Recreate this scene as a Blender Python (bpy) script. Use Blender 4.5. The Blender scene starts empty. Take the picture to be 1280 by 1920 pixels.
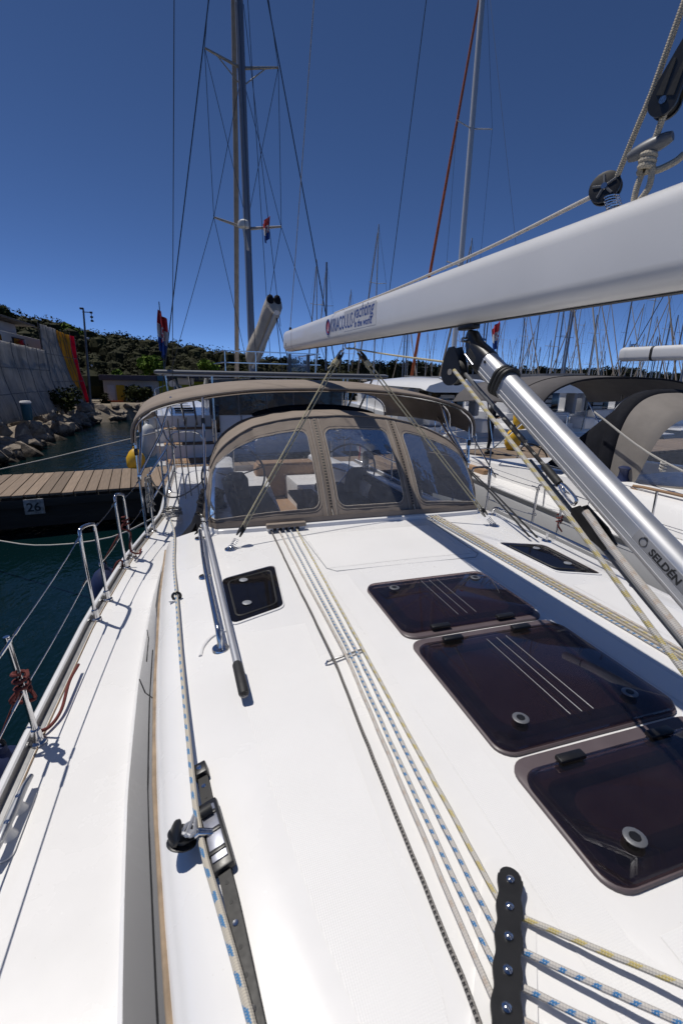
import bpy, bmesh, math, random
from mathutils import Vector, Matrix, noise
rnd = random.Random(7)
sc = bpy.context.scene
COL = sc.collection
V = Vector
rad = math.radians

# ------------------------------------------------------------------ camera
CAMZ = 3.0
cam_d = bpy.data.cameras.new('camera')
cam = bpy.data.objects.new('camera', cam_d)
COL.objects.link(cam)
cr, cd, cf = V((.95529, -.29521, .01644)), V((-.06775, -.27267, -.95972)), V((.28780, .91570, -.28048))
cam.matrix_world = Matrix(((cr.x, -cd.x, -cf.x, 0), (cr.y, -cd.y, -cf.y, 0), (cr.z, -cd.z, -cf.z, CAMZ), (0, 0, 0, 1)))
cam_d.sensor_fit = 'VERTICAL'; cam_d.sensor_height = 36; cam_d.lens = 15.994
cam_d.clip_start = .02; cam_d.clip_end = 5000
cam_d.dof.use_dof = True; cam_d.dof.focus_distance = 4.6; cam_d.dof.aperture_fstop = 5.0
sc.camera = cam
# ------------------------------------------------------------------ light
SUN = V((-.24, .22, .75)).normalized()          # towards the sun: port quarter, high
w = bpy.data.worlds.new('World'); sc.world = w; w.use_nodes = True
nt = w.node_tree; nt.nodes.clear()
sky = nt.nodes.new('ShaderNodeTexSky'); sky.sky_type = 'NISHITA'; sky.sun_disc = False
sky.sun_elevation = math.asin(SUN.z); sky.sun_rotation = math.atan2(SUN.x, SUN.y)
sky.altitude = 0; sky.air_density = .25; sky.dust_density = 0.0; sky.ozone_density = 10.0
bg = nt.nodes.new('ShaderNodeBackground'); bg.inputs['Strength'].default_value = .135
wo = nt.nodes.new('ShaderNodeOutputWorld')
nt.links.new(sky.outputs[0], bg.inputs[0]); nt.links.new(bg.outputs[0], wo.inputs[0])
sun_d = bpy.data.lights.new('sun', 'SUN'); sun_d.energy = 3.6; sun_d.angle = rad(.53); sun_d.color = (1, .955, .89)
sun_o = bpy.data.objects.new('sun', sun_d); COL.objects.link(sun_o)
sun_o.rotation_euler = SUN.to_track_quat('Z', 'Y').to_euler(); sun_o.location = SUN * 60
sc.view_settings.view_transform = 'Standard'; sc.view_settings.look = 'None'
sc.view_settings.exposure = 0; sc.view_settings.gamma = 1; sc.view_settings.use_curve_mapping = False

# ------------------------------------------------------------------ materials
def newmat(name):
    m = bpy.data.materials.new(name); m.use_nodes = True
    n = m.node_tree.nodes; n.clear()
    o = n.new('ShaderNodeOutputMaterial'); b = n.new('ShaderNodeBsdfPrincipled')
    m.node_tree.links.new(b.outputs[0], o.inputs[0])
    return m, m.node_tree, b, o
def setc(b, c, r, me=0, spec=.5, coat=0):
    b.inputs['Base Color'].default_value = (*c, 1); b.inputs['Roughness'].default_value = r
    b.inputs['Metallic'].default_value = me; b.inputs['Specular IOR Level'].default_value = spec
    b.inputs['Coat Weight'].default_value = coat
def tc(t, scale=None, kind='Object'):
    c = t.nodes.new('ShaderNodeTexCoord'); out = c.outputs[kind]
    if scale is not None:
        mp = t.nodes.new('ShaderNodeMapping'); mp.inputs['Scale'].default_value = scale if hasattr(scale, '__len__') else (scale,)*3
        t.links.new(out, mp.inputs[0]); out = mp.outputs[0]
    return out
def noise_n(t, vec, scale, detail=4, rough=.55):
    n = t.nodes.new('ShaderNodeTexNoise'); n.inputs['Scale'].default_value = scale
    n.inputs['Detail'].default_value = detail; n.inputs['Roughness'].default_value = rough
    t.links.new(vec, n.inputs['Vector']); return n.outputs[0]
def ramp(t, fac, stops):
    r = t.nodes.new('ShaderNodeValToRGB'); e = r.color_ramp.elements
    while len(e) < len(stops): e.new(.5)
    for k, (p, c) in enumerate(stops): e[k].position = p; e[k].color = (*c, 1) if len(c) == 3 else c
    t.links.new(fac, r.inputs[0]); return r.outputs[0]
def bump(t, b, h, strength=.3, dist=.01):
    n = t.nodes.new('ShaderNodeBump'); n.inputs['Strength'].default_value = strength; n.inputs['Distance'].default_value = dist
    t.links.new(h, n.inputs['Height']); t.links.new(n.outputs[0], b.inputs['Normal'])
def mth(t, op, a, b=None, c=None):
    n = t.nodes.new('ShaderNodeMath'); n.operation = op
    for i, x in enumerate((a, b, c)):
        if x is None: continue
        if isinstance(x, (int, float)): n.inputs[i].default_value = x
        else: t.links.new(x, n.inputs[i])
    return n.outputs[0]
def mixc(t, f, a, b):
    n = t.nodes.new('ShaderNodeMix'); n.data_type = 'RGBA'
    for s, x in ((n.inputs[0], f), (n.inputs[6], a), (n.inputs[7], b)):
        if isinstance(x, (int, float)): s.default_value = x
        elif isinstance(x, tuple): s.default_value = (*x, 1)
        else: t.links.new(x, s)
    return n.outputs[2]
M = {}
def mat(name, c, r=.5, me=0, var=.12, nscale=6, bs=0, bscale=60, bdist=.004, spec=.5, coat=0, stretch=None):
    """plain surface with uneven colour, uneven gloss and fine relief"""
    if name in M: return M[name]
    m, t, b, o = newmat(name); setc(b, c, r, me, spec, coat)
    vec = tc(t, stretch) if stretch else tc(t)
    f = noise_n(t, vec, nscale, 6)
    lo = tuple(max(0, x*(1-var)) for x in c); hi = tuple(min(1, x*(1+var)) for x in c)
    t.links.new(ramp(t, f, [(.3, lo), (.7, hi)]), b.inputs['Base Color'])
    rr = t.nodes.new('ShaderNodeMapRange'); rr.inputs['To Min'].default_value = max(.02, r*.8); rr.inputs['To Max'].default_value = min(1, r*1.25)
    t.links.new(noise_n(t, vec, nscale*2.3, 4), rr.inputs[0]); t.links.new(rr.outputs[0], b.inputs['Roughness'])
    if bs: bump(t, b, noise_n(t, vec, bscale, 3), bs, bdist)
    M[name] = m; return m
def m_gel():
    m, t, b, o = newmat('gelcoat'); setc(b, (.8, .79, .775), .25, coat=.2)
    v = tc(t); big = noise_n(t, v, 1.6, 6, .6); mp = t.nodes.new('ShaderNodeMapping'); mp.inputs['Scale'].default_value = (9, 1.2, 9); t.links.new(v, mp.inputs[0])
    streak = noise_n(t, mp.outputs[0], 2.2, 7, .7); speck = noise_n(t, v, 130, 2, .5)
    c = ramp(t, big, [(.3, (.775, .765, .75)), (.7, (.815, .805, .79))])
    c = mixc(t, ramp(t, streak, [(.58, (0, 0, 0)), (.9, (.2, .2, .2))]), c, (.66, .63, .58))
    c = mixc(t, ramp(t, speck, [(.74, (0, 0, 0)), (.80, (.5, .5, .5))]), c, (.5, .46, .40))
    t.links.new(c, b.inputs['Base Color'])
    t.links.new(ramp(t, big, [(.3, (.2, .2, .2)), (.8, (.36, .36, .36))]), b.inputs['Roughness'])
    bump(t, b, noise_n(t, v, 7, 3), .05, .006); M['gelcoat'] = m
m_gel()
mat('hull_white', (.74, .74, .74), .2, var=.03, nscale=1.5, coat=.3)
mat('far_white', (.66, .66, .66), .35, var=.08, nscale=.8)
mat('steel', (.62, .62, .63), .13, 1, var=.06, nscale=20)
mat('alu', (.56, .565, .58), .46, .75, var=.05, nscale=10, stretch=(1, .1, 1))
mat('alu_paint', (.43, .44, .455), .35, .55, var=.05, nscale=4)
mat('rail_alu', (.33, .33, .33), .45, .7, var=.12, nscale=14)
mat('boom_white', (.66, .655, .65), .3, var=.03, nscale=3, bs=.02, bscale=8, coat=.2)
mat('black_plastic', (.009, .009, .010), .38, var=.3, nscale=25, bs=.1, bscale=180, bdist=.001)
mat('black_rubber', (.018, .018, .018), .6, var=.3, nscale=25, bs=.2, bscale=150, bdist=.001)
mat('track', (.008, .0075, .0075), .5, .1, var=.25, nscale=30)
mat('grey_plastic', (.13, .135, .145), .45, var=.15, nscale=20)
mat('car_grey', (.30, .31, .36), .35, .6, var=.1, nscale=30)
mat('seal', (.30, .22, .145), .75, var=.25, nscale=18, bs=.2, bscale=60)
mat('canvas', (.255, .212, .176), .88, var=.10, nscale=5, bs=.35, bscale=12, bdist=.012, spec=.2)
mat('canvas_dark', (.010, .011, .016), .85, var=.2, nscale=6, bs=.3, bscale=14, bdist=.01, spec=.2)
mat('canvas_grey', (.115, .108, .108), .88, var=.1, nscale=4, bs=.3, bscale=9, bdist=.012, spec=.2)
mat('canvas_beige', (.225, .205, .185), .85, var=.08, nscale=4, bs=.3, bscale=9, bdist=.012, spec=.2)
mat('thread', (.42, .37, .31), .8, var=.2, nscale=50)
mat('sailcloth', (.42, .375, .32), .8, var=.12, nscale=2.5, bs=.6, bscale=5, bdist=.04, spec=.2)
mat('furl_beige', (.30, .245, .19), .8, var=.15, nscale=4, bs=.4, bscale=8, bdist=.02)
mat('furl_orange', (.34, .075, .02), .75, var=.2, nscale=3, bs=.4, bscale=8, bdist=.02)
mat('mast_grey', (.17, .19, .235), .4, .3, var=.1, nscale=1, stretch=(1, 1, .1))
mat('mast_white', (.46, .47, .49), .45, .15, var=.1, nscale=1, stretch=(1, 1, .1))
mat('wire', (.055, .058, .065), .4, .6, var=.1)
mat('line_tan', (.26, .24, .21), .8, var=.2, nscale=20)
mat('spreader', (.33, .30, .26), .5, .2, var=.1)
mat('navy', (.012, .022, .075), .5, var=.2, nscale=12)
mat('yellow', (.72, .42, .02), .42, var=.12, nscale=7)
mat('fender_white', (.62, .62, .60), .45, var=.08, nscale=6)
mat('red_cord', (.12, .022, .018), .85, var=.3, nscale=80, bs=.5, bscale=140, bdist=.003)
mat('clothes_black', (.008, .008, .01), .85, var=.3, nscale=12, bs=.5, bscale=14, bdist=.02)
mat('skin', (.42, .26, .19), .55, var=.08)
mat('hair', (.03, .02, .014), .6, var=.2, nscale=60)
mat('shoe', (.03, .03, .032), .6, var=.2)
mat('hatch_frame', (.105, .083, .088), .4, var=.10, nscale=12, spec=.4)
mat('cabin_inside', (.21, .15, .145), .6, var=.1, nscale=5)
mat('blue_print', (.015, .055, .25), .5, var=.05)
mat('red_print', (.45, .03, .04), .5, var=.05)
mat('label_white', (.55, .55, .56), .45, var=.04)
mat('number_white', (.34, .33, .31), .7, var=.45, nscale=14)
mat('handle_grey', (.22, .225, .235), .35, .6, var=.1)
mat('label_grey', (.27, .27, .28), .45, var=.05)
mat('dark_print', (.02, .02, .022), .5, var=.1)
mat('plain_grey', (.30, .31, .33), .5, var=.1, nscale=2)  # even grey of the garage seam and the cruiser pillars
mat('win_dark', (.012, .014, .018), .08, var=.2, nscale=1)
mat('curtain_dark', (.02, .022, .028), .12, var=.4, nscale=1.5, bs=.5, bscale=2.5, bdist=.05)
mat('cover_silver', (.42, .43, .45), .45, .2, var=.12, nscale=6, bs=.5, bscale=14, bdist=.02)
mat('cushion_blue', (.035, .042, .06), .85, var=.15, nscale=3, bs=.3, bscale=10, bdist=.01)
mat('blue_cloth', (.02, .10, .38), .7, var=.25, nscale=10, bs=.4, bscale=20, bdist=.02)
mat('flag_red', (.42, .02, .03), .8, var=.15); mat('flag_white', (.6, .6, .6), .8, var=.08); mat('flag_blue', (.015, .06, .26), .8, var=.15)
mat('concrete', (.30, .285, .26), .85, var=.2, nscale=1.5, bs=.4, bscale=12, bdist=.02)
mat('fascia', (.030, .026, .021), .85, var=.5, nscale=2.5, bs=.5, bscale=9, bdist=.02, stretch=(.3, 1, 1.6))
mat('dirt', (.20, .165, .12), .95, var=.3, nscale=.9, bs=.5, bscale=6, bdist=.05)
mat('bark', (.07, .05, .035), .9, var=.3, nscale=8, bs=.5, bscale=20)
mat('bin_teal', (.02, .10, .14), .5, var=.15); mat('bag_white', (.6, .6, .62), .6, var=.1, bs=.5, bscale=20)
mat('wall_white', (.50, .48, .45), .85, var=.08, nscale=.6, bs=.2, bscale=8)
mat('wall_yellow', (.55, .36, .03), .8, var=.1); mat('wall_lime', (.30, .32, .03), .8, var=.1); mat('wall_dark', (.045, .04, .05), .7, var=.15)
mat('wall_mauve', (.10, .085, .10), .8, var=.1); mat('mural_blue', (.05, .16, .24), .7, var=.2)
mat('roof_tan', (.12, .10, .075), .85, var=.2); mat('sign_text', (.40, .33, .16), .7, var=.05)
def m_net(name, c, seed):
    m, t, b, o = newmat(name); t.nodes.remove(b)
    v = tc(t); n1 = noise_n(t, v, .9, 7, .65); mp = t.nodes.new('ShaderNodeMapping'); mp.inputs['Scale'].default_value = (1, 2.2, .35); t.links.new(v, mp.inputs[0]); n2 = noise_n(t, mp.outputs[0], 1.6, 6, .7)
    col = ramp(t, mth(t, 'MULTIPLY_ADD', n1, .5, mth(t, 'MULTIPLY', n2, .5)), [(.32, tuple(x*.5 for x in c)), (.5, c), (.7, tuple(min(1, x*1.25) for x in c))])
    d = t.nodes.new('ShaderNodeBsdfDiffuse'); tr = t.nodes.new('ShaderNodeBsdfTranslucent'); mx_ = t.nodes.new('ShaderNodeMixShader'); mx_.inputs[0].default_value = .5
    bp_ = t.nodes.new('ShaderNodeBump'); bp_.inputs['Strength'].default_value = .6; bp_.inputs['Distance'].default_value = .2; t.links.new(n2, bp_.inputs['Height'])
    for q in (d, tr): t.links.new(col, q.inputs[0]); t.links.new(bp_.outputs[0], q.inputs['Normal'])
    t.links.new(d.outputs[0], mx_.inputs[1]); t.links.new(tr.outputs[0], mx_.inputs[2]); t.links.new(mx_.outputs[0], o.inputs[0]); M[name] = m
m_net('net_white', (.50, .49, .48), 1); m_net('net_yellow', (.55, .34, .06), 2); m_net('net_red', (.62, .025, .07), 3)
mat('net_seam', (.20, .195, .19), .9, var=.3)
mat('scaffold', (.10, .09, .085), .6, .4, var=.2)
mat('lamp_post', (.13, .14, .16), .6, .3, var=.1)
mat('orange_fence', (.55, .12, .03), .8, var=.2)
mat('grey_cloth', (.17, .17, .175), .8, var=.12, bs=.5, bscale=9, bdist=.03)
mat('seat_white', (.62, .62, .62), .5, var=.05)

def rope_mat(name, base, fleck=None, period=.045, duty=.4, around=.5, k=0., strands=14):
    m, t, b, o = newmat(name); setc(b, base, .85, spec=.2)
    uv = tc(t, None, 'UV'); s = t.nodes.new('ShaderNodeSeparateXYZ'); t.links.new(uv, s.inputs[0]); u, v = s.outputs[0], s.outputs[1]
    # braid: two crossing helices, v is metres along the rope, u once around
    pit = 260.0
    a1 = mth(t, 'SINE', mth(t, 'ADD', mth(t, 'MULTIPLY', u, 6.2832*4), mth(t, 'MULTIPLY', v, pit*2.2)))
    a2 = mth(t, 'SINE', mth(t, 'SUBTRACT', mth(t, 'MULTIPLY', u, 6.2832*4), mth(t, 'MULTIPLY', v, pit*2.2)))
    br = mth(t, 'MULTIPLY', a1, a2)
    dirt = noise_n(t, tc(t), 14, 5)
    c0 = mixc(t, mth(t, 'MULTIPLY_ADD', br, .16, .2), base, tuple(x*.62 for x in base))
    c0 = mixc(t, mth(t, 'MULTIPLY', dirt, .35), c0, tuple(x*.7 for x in base))
    if fleck:
        jit = mth(t, 'MULTIPLY_ADD', noise_n(t, uv, 1.0/period*.6, 1), .55, -.27)
        f1 = mth(t, 'LESS_THAN', mth(t, 'FRACT', mth(t, 'ADD', mth(t, 'ADD', mth(t, 'DIVIDE', v, period), mth(t, 'MULTIPLY', u, k)), jit)), duty)
        f2 = mth(t, 'LESS_THAN', mth(t, 'FRACT', mth(t, 'MULTIPLY', u, 2.0)), around)
        fm = mth(t, 'MULTIPLY', mth(t, 'MULTIPLY', f1, f2), mth(t, 'GREATER_THAN', br, -.62))
        c0 = mixc(t, fm, c0, fleck)
    t.links.new(c0, b.inputs['Base Color']); bump(t, b, br, .55, .0016)
    M[name] = m
rope_mat('rope_blue', (.60, .57, .53), (.06, .20, .42), .032, .40, .5, 1.0)
rope_mat('rope_blue_big', (.60, .55, .46), (.08, .22, .42), .06, .42, .5, 1.0)
rope_mat('rope_yellow', (.60, .57, .51), (.52, .43, .18), .05, .45, .6, 1.0)
rope_mat('rope_white', (.62, .58, .53), (.5, .42, .35), .05, .3, .4)
rope_mat('rope_tan', (.52, .46, .36), (.30, .28, .24), .03, .2, .3)
rope_mat('rope_cream', (.58, .52, .36), (.42, .36, .18), .04, .3, .4)
rope_mat('rope_black', (.30, .28, .26), (.02, .02, .022), .011, .62, .8)
rope_mat('rope_plain', (.50, .48, .44), None)
rope_mat('rope_dark', (.03, .03, .033), (.25, .24, .22), .06, .25, .4)

def m_nonskid():
    m, t, b, o = newmat('nonskid'); setc(b, (.79, .78, .765), .4)
    vec = tc(t); s = t.nodes.new('ShaderNodeSeparateXYZ'); t.links.new(vec, s.inputs[0])
    kx = 2*math.pi/.011
    a = mth(t, 'SINE', mth(t, 'MULTIPLY', mth(t, 'ADD', s.outputs[0], s.outputs[1]), kx))
    c = mth(t, 'SINE', mth(t, 'MULTIPLY', mth(t, 'SUBTRACT', s.outputs[0], s.outputs[1]), kx))
    h = mth(t, 'MULTIPLY', a, c)
    f = noise_n(t, vec, 3, 5)
    base = ramp(t, f, [(.3, (.775, .765, .75)), (.7, (.81, .80, .785))])
    t.links.new(mixc(t, mth(t, 'MULTIPLY_ADD', h, .045, .045), base, (.60, .59, .585)), b.inputs['Base Color'])
    bump(t, b, h, .22, .001); M['nonskid'] = m
m_nonskid()
def m_teak(name, c1, c2, gap=None):
    m, t, b, o = newmat(name); setc(b, c1, .75, spec=.25)
    oi = t.nodes.new('ShaderNodeObjectInfo')
    v = tc(t); mp = t.nodes.new('ShaderNodeMapping'); mp.inputs['Scale'].default_value = (30, 1.6, 30); t.links.new(v, mp.inputs[0])
    g = noise_n(t, mp.outputs[0], 1.2, 7, .6)
    col = ramp(t, g, [(.25, c2), (.75, c1)])
    tint = mth(t, 'MULTIPLY_ADD', oi.outputs['Random'], .62, .64)
    n = t.nodes.new('ShaderNodeVectorMath'); n.operation = 'SCALE'; t.links.new(col, n.inputs[0]); t.links.new(tint, n.inputs['Scale'])
    blot = noise_n(t, v, 2.1, 5)
    t.links.new(mixc(t, mth(t, 'MULTIPLY', blot, .45), n.outputs[0], (.17, .14, .115)), b.inputs['Base Color'])
    bump(t, b, g, .5, .004); M[name] = m
m_teak('plank', (.315, .235, .17), (.17, .125, .09))
m_teak('teak', (.36, .22, .12), (.22, .13, .07))
m_teak('slat_wood', (.50, .46, .40), (.34, .30, .26))
def m_acryl(name, tint, refl=.06):
    m, t, b, o = newmat(name); t.nodes.remove(b)
    tr = t.nodes.new('ShaderNodeBsdfTransparent'); tr.inputs[0].default_value = (*tint, 1)
    gl = t.nodes.new('ShaderNodeBsdfGlossy'); gl.inputs['Roughness'].default_value = .03; gl.inputs[0].default_value = (.9, .9, .95, 1)
    fr = t.nodes.new('ShaderNodeFresnel'); fr.inputs[0].default_value = 1.5
    nb = t.nodes.new('ShaderNodeBump'); nb.inputs['Strength'].default_value = .012; nb.inputs['Distance'].default_value = .01
    t.links.new(noise_n(t, tc(t), 3.0, 2), nb.inputs['Height']); t.links.new(nb.outputs[0], gl.inputs['Normal']); t.links.new(nb.outputs[0], fr.inputs['Normal'])
    mx = t.nodes.new('ShaderNodeMixShader'); t.links.new(mth(t, 'MULTIPLY', fr.outputs[0], .55), mx.inputs[0]); t.links.new(tr.outputs[0], mx.inputs[1]); t.links.new(gl.outputs[0], mx.inputs[2])
    # dust film
    df = t.nodes.new('ShaderNodeBsdfDiffuse'); df.inputs[0].default_value = (.5, .48, .46, 1)
    mx2 = t.nodes.new('ShaderNodeMixShader'); dn = noise_n(t, tc(t), 9, 8, .7)
    dr = t.nodes.new('ShaderNodeMapRange'); dr.inputs['From Min'].default_value = .45; dr.inputs['From Max'].default_value = .8
    dr.inputs['To Min'].default_value = .006; dr.inputs['To Max'].default_value = .014; t.links.new(dn, dr.inputs[0]); t.links.new(dr.outputs[0], mx2.inputs[0])
    t.links.new(mx.outputs[0], mx2.inputs[1]); t.links.new(df.outputs[0], mx2.inputs[2]); t.links.new(mx2.outputs[0], o.inputs[0])
    M[name] = m
m_acryl('acrylic', (.52, .45, .45))
def m_vinyl():
    m, t, b, o = newmat('vinyl'); t.nodes.remove(b)
    tr = t.nodes.new('ShaderNodeBsdfTransparent'); tr.inputs[0].default_value = (.80, .82, .86, 1)
    gl = t.nodes.new('ShaderNodeBsdfGlossy'); gl.inputs['Roughness'].default_value = .07
    lw = t.nodes.new('ShaderNodeFresnel'); lw.inputs[0].default_value = 1.45
    v = tc(t, (2.2, 2.2, .8))
    nb = t.nodes.new('ShaderNodeBump'); nb.inputs['Strength'].default_value = .5; nb.inputs['Distance'].default_value = .03
    t.links.new(noise_n(t, v, 2.6, 3), nb.inputs['Height']); t.links.new(nb.outputs[0], gl.inputs['Normal']); t.links.new(nb.outputs[0], lw.inputs['Normal'])
    mx = t.nodes.new('ShaderNodeMixShader'); t.links.new(mth(t, 'MULTIPLY', lw.outputs[0], 1.0), mx.inputs[0]); t.links.new(tr.outputs[0], mx.inputs[1]); t.links.new(gl.outputs[0], mx.inputs[2])
    df = t.nodes.new('ShaderNodeBsdfDiffuse'); df.inputs[0].default_value = (.55, .58, .66, 1)
    v2 = tc(t, (9, 9, 2.0)); sn = noise_n(t, v2, 4.5, 10, .78)
    # scratched, salted haze gathers in streaks, more of it low on the pane
    dr = t.nodes.new('ShaderNodeMapRange'); dr.inputs['From Min'].default_value = .38; dr.inputs['From Max'].default_value = .80
    dr.inputs['To Min'].default_value = .07; dr.inputs['To Max'].default_value = .19; t.links.new(sn, dr.inputs[0])
    mx2 = t.nodes.new('ShaderNodeMixShader'); t.links.new(dr.outputs[0], mx2.inputs[0]); t.links.new(mx.outputs[0], mx2.inputs[1]); t.links.new(df.outputs[0], mx2.inputs[2])
    t.links.new(mx2.outputs[0], o.inputs[0]); M['vinyl'] = m
m_vinyl()
def m_water():
    m, t, b, o = newmat('water'); setc(b, (.0015, .010, .012), .04, spec=.5); b.inputs['IOR'].default_value = 1.333
    v = tc(t)
    mp = t.nodes.new('ShaderNodeMapping'); mp.inputs['Scale'].default_value = (1, .55, 1); mp.inputs['Rotation'].default_value = (0, 0, .5); t.links.new(v, mp.inputs[0])
    n1 = noise_n(t, mp.outputs[0], 2.2, 5, .6); n2 = noise_n(t, mp.outputs[0], 9, 3, .5)
    h = mth(t, 'ADD', n1, mth(t, 'MULTIPLY', n2, .25))
    bump(t, b, h, .55, .11); M['water'] = m
m_water()
def m_leaf(name, c1, c2):
    m, t, b, o = newmat(name); setc(b, c1, .8, spec=.1)
    g = t.nodes.new('ShaderNodeNewGeometry')
    col = ramp(t, g.outputs['Random Per Island'], [(0, c2), (.75, c1), (1, tuple(x*1.5 for x in c1))])
    big = noise_n(t, tc(t), .16, 3)
    t.links.new(mixc(t, mth(t, 'MULTIPLY', big, .7), col, tuple(x*.55 for x in c2)), b.inputs['Base Color']); M[name] = m
m_leaf('leaf_dark', (.034, .035, .014), (.021, .023, .010))
m_leaf('leaf_mid', (.055, .062, .018), (.022, .030, .009))
m_leaf('leaf_lime', (.12, .19, .022), (.05, .10, .012))
m_leaf('leaf_far', (.024, .030, .014), (.012, .017, .009))
def m_rock():
    m, t, b, o = newmat('rock'); setc(b, (.3, .26, .21), .9, spec=.2)
    v = tc(t); oi = t.nodes.new('ShaderNodeObjectInfo')
    n = noise_n(t, v, 2.5, 8, .65); col = ramp(t, n, [(.3, (.12, .095, .075)), (.55, (.34, .29, .235)), (.8, (.50, .45, .38))])
    sp = t.nodes.new('ShaderNodeSeparateXYZ'); gg = t.nodes.new('ShaderNodeNewGeometry'); t.links.new(gg.outputs['Position'], sp.inputs[0])
    wet = ramp(t, mth(t, 'MULTIPLY_ADD', noise_n(t, v, 3, 3), .35, sp.outputs[2]), [(.28, (1, 1, 1)), (.5, (0, 0, 0))])
    c2 = mixc(t, wet, col, (.018, .016, .012))
    t.links.new(mixc(t, mth(t, 'MULTIPLY', oi.outputs['Random'], .45), c2, (.13, .11, .09)), b.inputs['Base Color'])
    bump(t, b, n, .8, .06); M['rock'] = m
m_rock()
def m_zip():
    m, t, b, o = newmat('zipper'); setc(b, (.02, .018, .016), .6)
    v = tc(t); s = t.nodes.new('ShaderNodeSeparateXYZ'); t.links.new(v, s.inputs[0])
    z = mth(t, 'GREATER_THAN', mth(t, 'FRACT', mth(t, 'MULTIPLY', s.outputs[2], 45)), .55)
    t.links.new(mixc(t, z, (.02, .018, .016), (.22, .18, .14)), b.inputs['Base Color']); M['zipper'] = m
m_zip()

# ------------------------------------------------------------------ mesh helpers
def catmull(pts, n=8, closed=False):
    pts = [V(p) for p in pts]; out = []; m = len(pts)
    rng = m if closed else m-1
    for i in range(rng):
        if closed: p0, p1, p2, p3 = (pts[(i+k-1) % m] for k in range(4))
        else:
            p1, p2 = pts[i], pts[i+1]
            p0 = pts[i-1] if i else p1*2-p2
            p3 = pts[i+2] if i+2 < m else p2*2-p1
        for k in range(n):
            t = k/n
            out.append(.5*((2*p1)+(-p0+p2)*t+(2*p0-5*p1+4*p2-p3)*t*t+(-p0+3*p1-3*p2+p3)*t**3))
    if not closed: out.append(pts[-1].copy())
    return out
def interp(tab, x):
    if x <= tab[0][0]: return tab[0][1]
    for (a, b), (c, d) in zip(tab, tab[1:]):
        if x <= c: return b+(d-b)*(x-a)/(c-a)
    return tab[-1][1]
class MB:
    def __init__(s): s.v = []; s.f = []; s.uv = {}
    def add(s, vs, fs):
        o = len(s.v); s.v += [tuple(p) for p in vs]; s.f += [tuple(i+o for i in f) for f in fs]; return o
    def box(s, c, sz, rot=None, bev=0., seg=2):
        bm = bmesh.new(); bmesh.ops.create_cube(bm, size=1)
        bmesh.ops.scale(bm, vec=sz, verts=bm.verts)
        if bev: bmesh.ops.bevel(bm, geom=bm.edges[:], offset=bev, segments=seg, affect='EDGES', profile=.5)
        R = rot if rot is not None else Matrix.Identity(3)
        bm.verts.index_update()
        s.add([R @ v.co + V(c) for v in bm.verts], [[v.index for v in f.verts] for f in bm.faces]); bm.free(); return s
    def tube(s, pts, r, n=8, caps=True, closed=False):
        pts = [V(p) for p in pts]; m = len(pts)
        rs = r if hasattr(r, '__len__') else [r]*m
        ref = None; L = 0; o = len(s.v); ring_v = []
        for i, p in enumerate(pts):
            a = pts[(i-1) % m] if (i or closed) else p; b = pts[(i+1) % m] if (i < m-1 or closed) else p
            d = (b-a)
            d = d.normalized() if d.length > 1e-9 else V((0, 0, 1))
            if ref is None:
                ref = V((0, 0, 1)) if abs(d.z) < .9 else V((1, 0, 0))
            x = (ref - d*ref.dot(d))
            x = x.normalized() if x.length > 1e-6 else d.orthogonal().normalized()
            ref = x; y = d.cross(x)
            if i: L += (p-pts[i-1]).length
            ring_v.append(L)
            for k in range(n):
                an = 2*math.pi*k/n
                s.v.append(tuple(p + (x*math.cos(an)+y*math.sin(an))*rs[i]))
        for i in range(m if closed else m-1):
            j = (i+1) % m
            for k in range(n):
                k2 = (k+1) % n
                f = (o+i*n+k, o+j*n+k, o+j*n+k2, o+i*n+k2); s.uv[len(s.f)] = ((k/n, ring_v[i]), (k/n, ring_v[j] if j else L), ((k+1)/n, ring_v[j] if j else L), ((k+1)/n, ring_v[i]))
                s.f.append(f)
        if caps and not closed:
            s.f.append(tuple(o+k for k in range(n))); s.f.append(tuple(o+(m-1)*n+k for k in reversed(range(n))))
        return s
    def loft(s, rings, close=True, caps=True):
        n = len(rings[0]); o = len(s.v)
        for r in rings: s.v += [tuple(p) for p in r]
        for i in range(len(rings)-1):
            for k in range(n if close else n-1):
                k2 = (k+1) % n
                s.f.append((o+i*n+k, o+i*n+k2, o+(i+1)*n+k2, o+(i+1)*n+k))
        if caps and close:
            s.f.append(tuple(o+k for k in reversed(range(n)))); s.f.append(tuple(o+(len(rings)-1)*n+k for k in range(n)))
        return s
    def lathe(s, prof, c, d=(0, 0, 1), n=16, x=None):
        d = V(d).normalized(); x = V(x).normalized() if x else d.orthogonal().normalized(); y = d.cross(x); c = V(c)
        rings = [[c + d*h + (x*math.cos(2*math.pi*k/n)+y*math.sin(2*math.pi*k/n))*max(r, 1e-5) for k in range(n)] for r, h in prof]
        return s.loft(rings)
    def prism(s, poly, o, x, y, d, depth0=0., depth1=.01):
        x, y, d, o = V(x), V(y), V(d), V(o)
        a = [o+x*p[0]+y*p[1]+d*depth0 for p in poly]; b = [o+x*p[0]+y*p[1]+d*depth1 for p in poly]
        return s.loft([a, b])
    def quad(s, a, b, c, d): s.add([a, b, c, d], [(0, 1, 2, 3)]); return s
    def ball(s, c, r, n=12, sz=(1, 1, 1)):
        c = V(c); rings = []
        for i in range(n//2+1):
            th = math.pi*i/(n//2); rr = max(math.sin(th), 1e-4)*r
            rings.append([c+V((rr*math.cos(2*math.pi*k/n)*sz[0], rr*math.sin(2*math.pi*k/n)*sz[1], -math.cos(th)*r*sz[2])) for k in range(n)])
        return s.loft(rings)
LOCAL = [False]
def pinv(p):
    if p.type == 'EMPTY' and not LOCAL[0]:
        return p.matrix_basis.inverted()
    return Matrix.Identity(4)
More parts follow.
